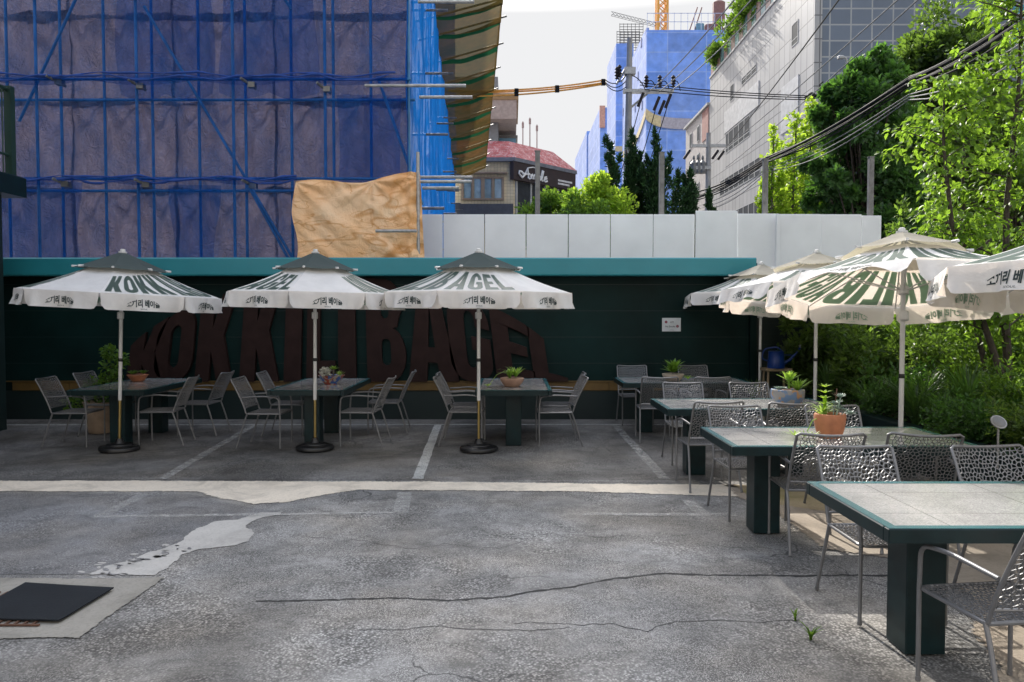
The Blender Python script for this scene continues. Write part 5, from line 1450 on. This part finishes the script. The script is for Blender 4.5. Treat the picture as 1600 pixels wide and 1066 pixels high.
# ---- raised bed and its planting
XB = 4.32
bed = empty('planter_bed', (5.5, 7, 0), 0, 'long raised planting bed with a dark green kerb along the right side', 'planter')
wpart(MB().bbox(XB, XB+.16, 1.5, 12.3, 0, .47, .012), 'kerb', M['table_green'], bed)
wpart(MB().grid(lambda u, v: (XB+.16+4.5*u, 1.5+11*v, .40+.5*u**1.2+.05*noise.noise(Vector((u*6,v*14,0)))), 20, 40), 'soil', M['soil'], bed, True)
def zs(x): return .40+.5*max(0, (x-XB-.16)/4.5)**1.2
GB = 'shrubs in the raised bed'
bushes = [ # x, y, radius, height, material, leaf, label
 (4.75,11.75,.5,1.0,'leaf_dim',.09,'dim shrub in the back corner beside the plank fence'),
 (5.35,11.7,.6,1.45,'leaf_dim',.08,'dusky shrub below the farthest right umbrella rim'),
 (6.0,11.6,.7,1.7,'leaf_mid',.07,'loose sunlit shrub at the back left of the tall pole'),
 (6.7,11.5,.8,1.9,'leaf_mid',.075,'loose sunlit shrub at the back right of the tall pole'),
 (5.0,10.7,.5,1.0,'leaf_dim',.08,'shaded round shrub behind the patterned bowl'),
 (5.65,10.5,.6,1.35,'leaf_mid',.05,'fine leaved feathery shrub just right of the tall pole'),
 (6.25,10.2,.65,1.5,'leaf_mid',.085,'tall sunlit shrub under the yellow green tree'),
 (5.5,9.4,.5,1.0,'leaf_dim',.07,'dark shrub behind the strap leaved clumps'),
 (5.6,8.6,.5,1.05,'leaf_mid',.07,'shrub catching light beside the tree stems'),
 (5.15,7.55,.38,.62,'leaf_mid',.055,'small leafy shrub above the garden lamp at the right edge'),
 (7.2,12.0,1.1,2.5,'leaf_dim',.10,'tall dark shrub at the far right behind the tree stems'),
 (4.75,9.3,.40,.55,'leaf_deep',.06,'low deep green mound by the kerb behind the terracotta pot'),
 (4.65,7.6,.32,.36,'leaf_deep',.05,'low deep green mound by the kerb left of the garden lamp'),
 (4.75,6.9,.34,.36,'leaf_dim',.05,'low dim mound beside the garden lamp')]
for i, (x, y, r, h_, m, lf, lab) in enumerate(bushes):
    c_ = ell(200+i, 20, (0,0,h_*.5), (r,r*.8,h_*.42), .18+.07*r, .4) + [(( r*1.1*math.cos(k*2.4+i), r*.9*math.sin(k*2.4+i), h_*(.62+.5*abs(math.sin(k*1.9+i)))), (.07,.07,.15+.08*math.sin(k))) for k in range(12)]
    tree('garden_shrub', lab, (x,y,zs(x)), h_*.6, .025, c_, 150 if h_ < 1 else 210, lf, lf*.55, M[m], M['bark'], GB, 'shrub', seed=210+i, limb=.5)
def blades(mb, c, n, h_, spread, wd, rs, droop=.5, mi=0):
    for i in range(n):
        an = rs.random()*2*PI; sp_ = spread*(.25+.75*rs.random()); hh = h_*(.55+.5*rs.random()); w_ = wd*(.7+.5*rs.random())
        dx, dy = math.cos(an), math.sin(an); sx, sy = -dy, dx; K = 5; vs = []
        for k in range(K+1):
            f = k/K; out = sp_*f**1.6; z = hh*(f - droop*f**3*.55); ww = w_*(1-f**2.2)*.5+.0006
            px, py = c[0]+dx*out+.03*sp_*math.sin(i), c[1]+dy*out
            vs += [(px-sx*ww, py-sy*ww, c[2]+z), (px+sx*ww, py+sy*ww, c[2]+z)]
        mb.add(vs, [(2*k, 2*k+1, 2*k+3, 2*k+2) for k in range(K)], mi)
rs = np.random.RandomState(31)
for i, (x, y, h_, sp_, n, lab) in enumerate(((4.62,8.75,.80,.55,90,'strap leaved clump right of the tall umbrella pole'),(4.98,8.35,1.05,.5,100,'tallest strap leaved clump with upright blades'),(5.35,8.3,.95,.5,80,'strap leaved clump in front of the tree stems'),(4.62,9.9,.65,.5,70,'arching strap leaved clump behind the patterned bowl'),(4.62,11.2,.85,.4,60,'upright strap leaved clump beside the watering can'),(4.66,8.0,.55,.5,80,'low arching strap leaved clump by the kerb'),(4.85,9.0,.95,.5,70,'upright strap leaved clump between the tall pole and the tree stems'),(5.25,9.0,.8,.6,70,'arching strap leaved clump under the tree stems'),(4.75,8.35,.7,.6,90,'wide strap leaved clump low in front of the taller ones'),(4.85,7.2,.42,.35,60,'low strap leaved clump beside the garden lamp'))):
    mb = MB(); blades(mb, (0,0,0), n*2, h_, sp_, .026, rs, .55)
    tag(mb.build('iris_clump', M['leaf_iris'], loc=(x,y,zs(x)-.02)), lab, 'grass clump', 'strap leaved clumps in the bed')
# ground cover between the shrubs
rs = np.random.RandomState(40); n = 14000
X = XB+.2+rs.random(n)*4.2; Yy = 2.2+rs.random(n)*10; Z = np.array([zs(x) for x in X])+rs.random(n)**2*.22
tag(leaves('ground_cover', np.stack([X,Yy,Z],1), unit(rs,n)+np.array([0,0,.5]), unit(rs,n)*.6+np.array([0,0,1]), .05+.05*rs.random(n), .03+.02*rs.random(n), M['leaf_deep']), 'low leafy ground cover in the raised bed', 'ground cover', kind='stuff')
# garden spotlight
p = at(1560, 660, 6.4)
gl_ = empty('garden_spotlight', (p.x, 6.4, zs(p.x)), 0, 'small round silver garden spotlight among the plants', 'garden lamp')
hh = p.z - zs(p.x); 
MB().tube([(0,0,0),(.0,0,hh-.03)], .009, 8).build('stake', M['galv'], gl_)
mb = MB().lathe([(.001,-.035),(.03,-.03),(.055,-.01),(.065,.0),(.065,.008),(.055,.010)], 24); mb.v = [tuple(Matrix.Rotation(R(50),3,'X') @ Vector(v) + Vector((0,0,hh))) for v in mb.v]; mb.build('housing', M['galv'], gl_, True)
mb = MB().lathe([(.0005,.0115),(.054,.0105)], 24); mb.v = [tuple(Matrix.Rotation(R(50),3,'X') @ Vector(v) + Vector((0,0,hh))) for v in mb.v]; mb.build('lens', mat('lamp_lens', (.20,.20,.20), .12, spec=.8), gl_)

# ---- pots on tables and floor
TZ = TH+Z4+.003
def bowl(prof, m, name, label, pos, cat='plant pot', inner=.85):
    e = empty(name, pos, 0, label, cat)
    R_ = prof[-1][0]; H_ = prof[-1][1]
    full = prof + [(R_-.012, H_+.003), (R_-.022, H_-.004), (R_-.03, H_*inner)]
    MB().lathe(full, 36).build('pot', m, e, True)
    MB().lathe([(R_-.029, H_*inner), (R_*.5, H_*inner+.012), (.001, H_*inner+.018)], 20, wob=.02).build('soil', M['soil'], e)
    return e, H_*inner
def rosette(mb, c, n, L, wd, rs, tilt=.5, layers=3):
    for ly in range(layers):
        for i in range(n):
            an = 2*PI*(i+ly*.5)/n + rs.random()*.3; el = tilt + ly*.35; l = L*(1-.18*ly)*(.85+.3*rs.random()); K = 4; vs = []
            for k in range(K+1):
                f = k/K; out = l*f*math.cos(el*(1-.25*f)); z = l*(f*math.sin(el) - .25*f*f*(1-el*.5)); w_ = wd*math.sin(PI*min(.98, .12+.88*f))*.5*(1-f*.2)+.0005
                vs += [(c[0]+math.cos(an)*out+math.sin(an)*w_, c[1]+math.sin(an)*out-math.cos(an)*w_, c[2]+z+.1*w_), (c[0]+math.cos(an)*out-math.sin(an)*w_, c[1]+math.sin(an)*out+math.cos(an)*w_, c[2]+z+.1*w_)]
            mb.add(vs, [(2*k,2*k+1,2*k+3,2*k+2) for k in range(K)])
def painted(name, base, cols, sc_, thr):
    b = NB(name); m1 = b.ramp(b.noise(sc_, 2, .5), [(thr, 0.0), (thr+.03, 1.0)]); m2 = b.ramp(b.noise(sc_*1.3, 2, .5, vec=b.map(loc=(3,5,1))), [(thr, 0.0), (thr+.03, 1.0)])
    c = b.mix(m1, base, cols[0]); c = b.mix(m2, c, cols[1]); return b.done(b.bsdf(c, .45, 0, .5))
rs = np.random.RandomState(77)
# leftmost table: shaded terracotta bowl
e, z = bowl([(.06,0),(.09,.02),(.135,.09),(.145,.095)], M['terracotta'], 'potted_plant', 'shaded terracotta bowl of small succulents on the leftmost table', (-5.25,10.75,TZ))
mb = MB(); [rosette(mb, (rs.uniform(-.08,.08), rs.uniform(-.06,.06), z+.02), 7, .09, .02, rs, .7, 3) for i in range(6)]; mb.build('foliage', M['leaf_dim'], e)
# second table: painted faceted bowl
pb_ = painted('painted_bowl_glaze', (.34,.06,.03), ((.035,.12,.38),(.42,.36,.28)), 14, .52)
e, z = bowl([(.085,0),(.10,.02),(.17,.115),(.18,.12)], pb_, 'potted_plant', 'red and blue painted bowl with a white woolly succulent on the second table', (-2.44,10.35,TZ))
mb = MB(); rs2 = np.random.RandomState(5)
C, D, N = clump_leaves(rs2, [((-.08,-.02,z+.06),(.075,.06,.06))], 260, .6); leaves('woolly_succulent', C, D, N, .03, .022, M['petal'], e)
mb.tube([(.03,0,z),(.035,0,z+.10)], .012, 8); mb.build('stem', M['bark_grey'], e)
mb = MB(); rosette(mb, (.035,0,z+.09), 8, .10, .03, rs, .5, 3); mb.build('foliage', M['leaf_spider'], e)
mb = MB(); rosette(mb, (.12,-.02,z+.01), 10, .11, .015, rs, .7, 3); mb.build('spiky_foliage', M['leaf_pale'], e)
# third table
e, z = bowl([(.085,0),(.11,.02),(.15,.075),(.158,.105),(.15,.115)], mat('dusty_clay', (.36,.22,.16), .8, var=.15, scale=9), 'potted_plant', 'clay bowl of trailing green leaves on the third table', (.0,10.0,TZ))
mb = MB(); blades(mb, (-.03,0,z), 46, .24, .22, .022, rs, .9); rosette(mb, (.05,.0,z+.02), 8, .2, .03, rs, .95, 2); mb.build('foliage', M['leaf_spider'], e)
mb = MB(); mb.tube([(-.1,0,z+.1),(-.2,-.05,z+.06),(-.28,-.10,.05),(-.31,-.12,.02)], .004, 5); rosette(mb, (-.31,-.12,.012), 8, .085, .012, rs, .5, 2); mb.build('runner', M['leaf_pale'], e)
# farthest right table
e, z = bowl([(.08,0),(.11,.02),(.145,.07),(.155,.10)], M['stone_pot'], 'potted_plant', 'pale bowl with a leafy green rosette on the farthest right table', (2.28,10.85,TZ))
mb = MB(); rosette(mb, (0,0,z+.03), 11, .23, .05, rs, .45, 5); rosette(mb, (.02,.02,z+.08), 9, .2, .045, rs, .8, 3); mb.build('foliage', M['leaf_mid'], e)
mb = MB(); rosette(mb, (.20,-.05,.03), 7, .10, .02, rs, .6, 2); mb.build('runner', M['leaf_spider'], e)
# patterned bowl
pb2 = painted('patterned_bowl_glaze', (.30,.29,.28), ((.45,.25,.12),(.14,.22,.36)), 9, .53)
e, z = bowl([(.09,0),(.135,.03),(.165,.10),(.168,.15),(.165,.175)], pb2, 'potted_plant', 'grey bowl with orange and blue pattern and mixed succulents', (2.83,7.86,TZ))
mb = MB(); [rosette(mb, (-.09+rs.uniform(-.04,.04), rs.uniform(-.08,.06), z+.02), 9, .06, .022, rs, .7, 3) for i in range(4)]; mb.build('succulents', M['succulent'], e)
mb = MB(); rosette(mb, (.02,.02,z+.10), 8, .18, .04, rs, .7, 3); mb.tube([(.02,.02,z-.01),(.02,.02,z+.12)], .012, 6); rosette(mb, (.09,-.03,z+.01), 10, .2, .028, rs, .75, 3); mb.build('foliage', M['leaf_spider'], e)
mb = MB(); [mb.lathe([(.02,-.02),(.028,0),(.02,.02)], 7, (rs.uniform(-.07,.02), rs.uniform(-.12,-.06), z+.02)) for i in range(7)]; mb.build('pebbles', mat('pink_pebbles', (.42,.28,.22), .8), e)
# terracotta pot
e, z = bowl([(.075,0),(.085,.006),(.105,.07),(.115,.13),(.117,.175),(.112,.185)], M['terracotta'], 'potted_plant', 'terracotta pot with spider plant and succulents on the third right hand table', (2.44,5.87,TZ))
mb = MB(); blades(mb, (-.06,0,z), 22, .2, .26, .017, rs, 1.1); mb.build('spider_foliage', M['leaf_pale'], e)
mb = MB(); mb.tube([(-.03,.02,z-.02),(-.035,.02,z+.16)], .014, 7); [rosette(mb, (-.035,.02,z+.05+.045*k), 8, .07, .02, rs, .5, 1) for k in range(5)]; mb.build('upright_succulent', M['leaf_bright'], e)
mb = MB()
for k in range(7):
    q = (rs.uniform(0,.1), rs.uniform(-.06,.06)); hh = rs.uniform(.04,.16); mb.tube([(q[0]*.6,q[1]*.6,z-.01),(q[0],q[1],z+hh)], .004, 5); rosette(mb, (q[0],q[1],z+hh), 8, .045, .018, rs, .6, 3)
rosette(mb, (.145,-.03,z+.02), 10, .06, .024, rs, .5, 3); mb.build('succulents', M['succulent'], e)
mb = MB(); mb.tube([(.03,0,z),(.05,0,z+.22)], .004, 5); rosette(mb, (.05,0,z+.15), 5, .05, .01, rs, .9, 3); mb.build('red_stem', mat('red_brown_stem', (.14,.07,.05), .7), e)
mb = MB(); mb.tube([(-.09,-.02,z),(-.15,-.04,z-.02),(-.20,-.07,.06)], .004, 5); [rosette(mb, (-.22+dx_, -.08+dy_, .02), 8, .09, .012, rs, .45, 2) for dx_, dy_ in ((0,0),(-.06,.05),(.05,-.03))]; mb.build('runner', M['leaf_pale'], e)
# floor pots
fp = gnd(128, 690)
e, z = bowl([(.16,0),(.17,.01),(.20,.25),(.225,.40),(.24,.44)], M['beige_pot'], 'potted_plant', 'big beige floor pot with a leafy shrub behind the leftmost chairs', (-5.85,10.9,Z4))
rs2 = np.random.RandomState(9); c_ = [((-.22,.0,.55),.16),((-.35,-.1,.42),.12),((.15,0,.75),.14),((.18,-.05,.98),.15),((.05,.05,.7),.15),((.28,0,1.02),.10),((.12,0,1.14),.09),((-.1,0,.62),.15),((.1,-.1,.5),.12),((.3,-.1,.55),.10)]
mb = MB(); [mb.tube([(0,0,z-.02), tuple(Vector(c)*.5+Vector((0,0,z*.5))), c], [.012,.008,.003], 6) for c, r in c_]; mb.build('stem', M['bark'], e)
C, D, N = clump_leaves(rs2, c_, 75, .2); leaves('foliage', C, D, N, .07, .04, M['leaf_mid'], e, 'broad')
e, z = bowl([(.15,0),(.16,.01),(.19,.25),(.20,.40),(.215,.415),(.215,.44)], M['white_pot'], 'potted_plant', 'white glazed floor pot behind the chair near the watering can', (3.52,11.2,Z4))
mb = MB(); blades(mb, (0,0,z), 40, .5, .3, .015, rs, .5); mb.build('foliage', M['leaf_dim'], e)
# watering can on a wooden stool
st_ = empty('wooden_stool', (3.98,11.55,0), 0, 'small wooden stool under the blue watering can', 'stool')
MB().bbox(-.2,.2,-.14,.14,.84,.88,.006).build('seat', mat('weathered_wood', (.22,.17,.11), .8), st_)
for sx in (-1,1):
    for sy in (-1,1): MB().tube([(sx*.17,sy*.11,Z4),(sx*.15,sy*.10,.84)], .018, 8).build('leg', mat('weathered_wood', (.22,.17,.11), .8), st_)
wc = empty('watering_can', (3.96,11.5,.882), 0, 'blue watering can with a long spout standing on a stool', 'watering can')
M['canblue'] = mat('blue_enamel', (.004,.03,.17), .35)
MB().lathe([(.125,0),(.13,.01),(.12,.12),(.11,.24),(.115,.25),(.105,.255)], 28).build('body', M['canblue'], wc, True)
MB().tube([(.10,0,.06),(.2,0,.12),(.30,0,.22),(.36,0,.31)], [.03,.022,.016,.014], 12).tube([(.10,0,.2),(.27,0,.19)], .006, 6).build('spout', M['canblue'], wc, True)
MB().lathe([(.014,0),(.03,.03),(.035,.04),(.001,.045)], 16, (.36,0,.305)).build('rose', M['galv'], wc, True)
MB().tube(bez([(-.10,0,.10),(-.22,0,.14),(-.18,0,.29),(.02,0,.32),(.09,0,.25)], 8), .010, 8).build('handle', M['canblue'], wc, True)
# weed in the crack
p = gnd(1267, 1000); mb = MB(); blades(mb, (0,0,0), 14, .12, .07, .012, rs, .5); blades(mb, (.01,.25,0), 10, .09, .05, .01, rs, .5)
tag(mb.build('weed', M['leaf_mid'], loc=(p.x,p.y,0)), 'small green weed growing from the asphalt near the front table', 'weed')

for o in list(bpy.data.objects):
    if o.name.startswith('lettering') and o.type == 'FONT': bpy.data.objects.remove(o)
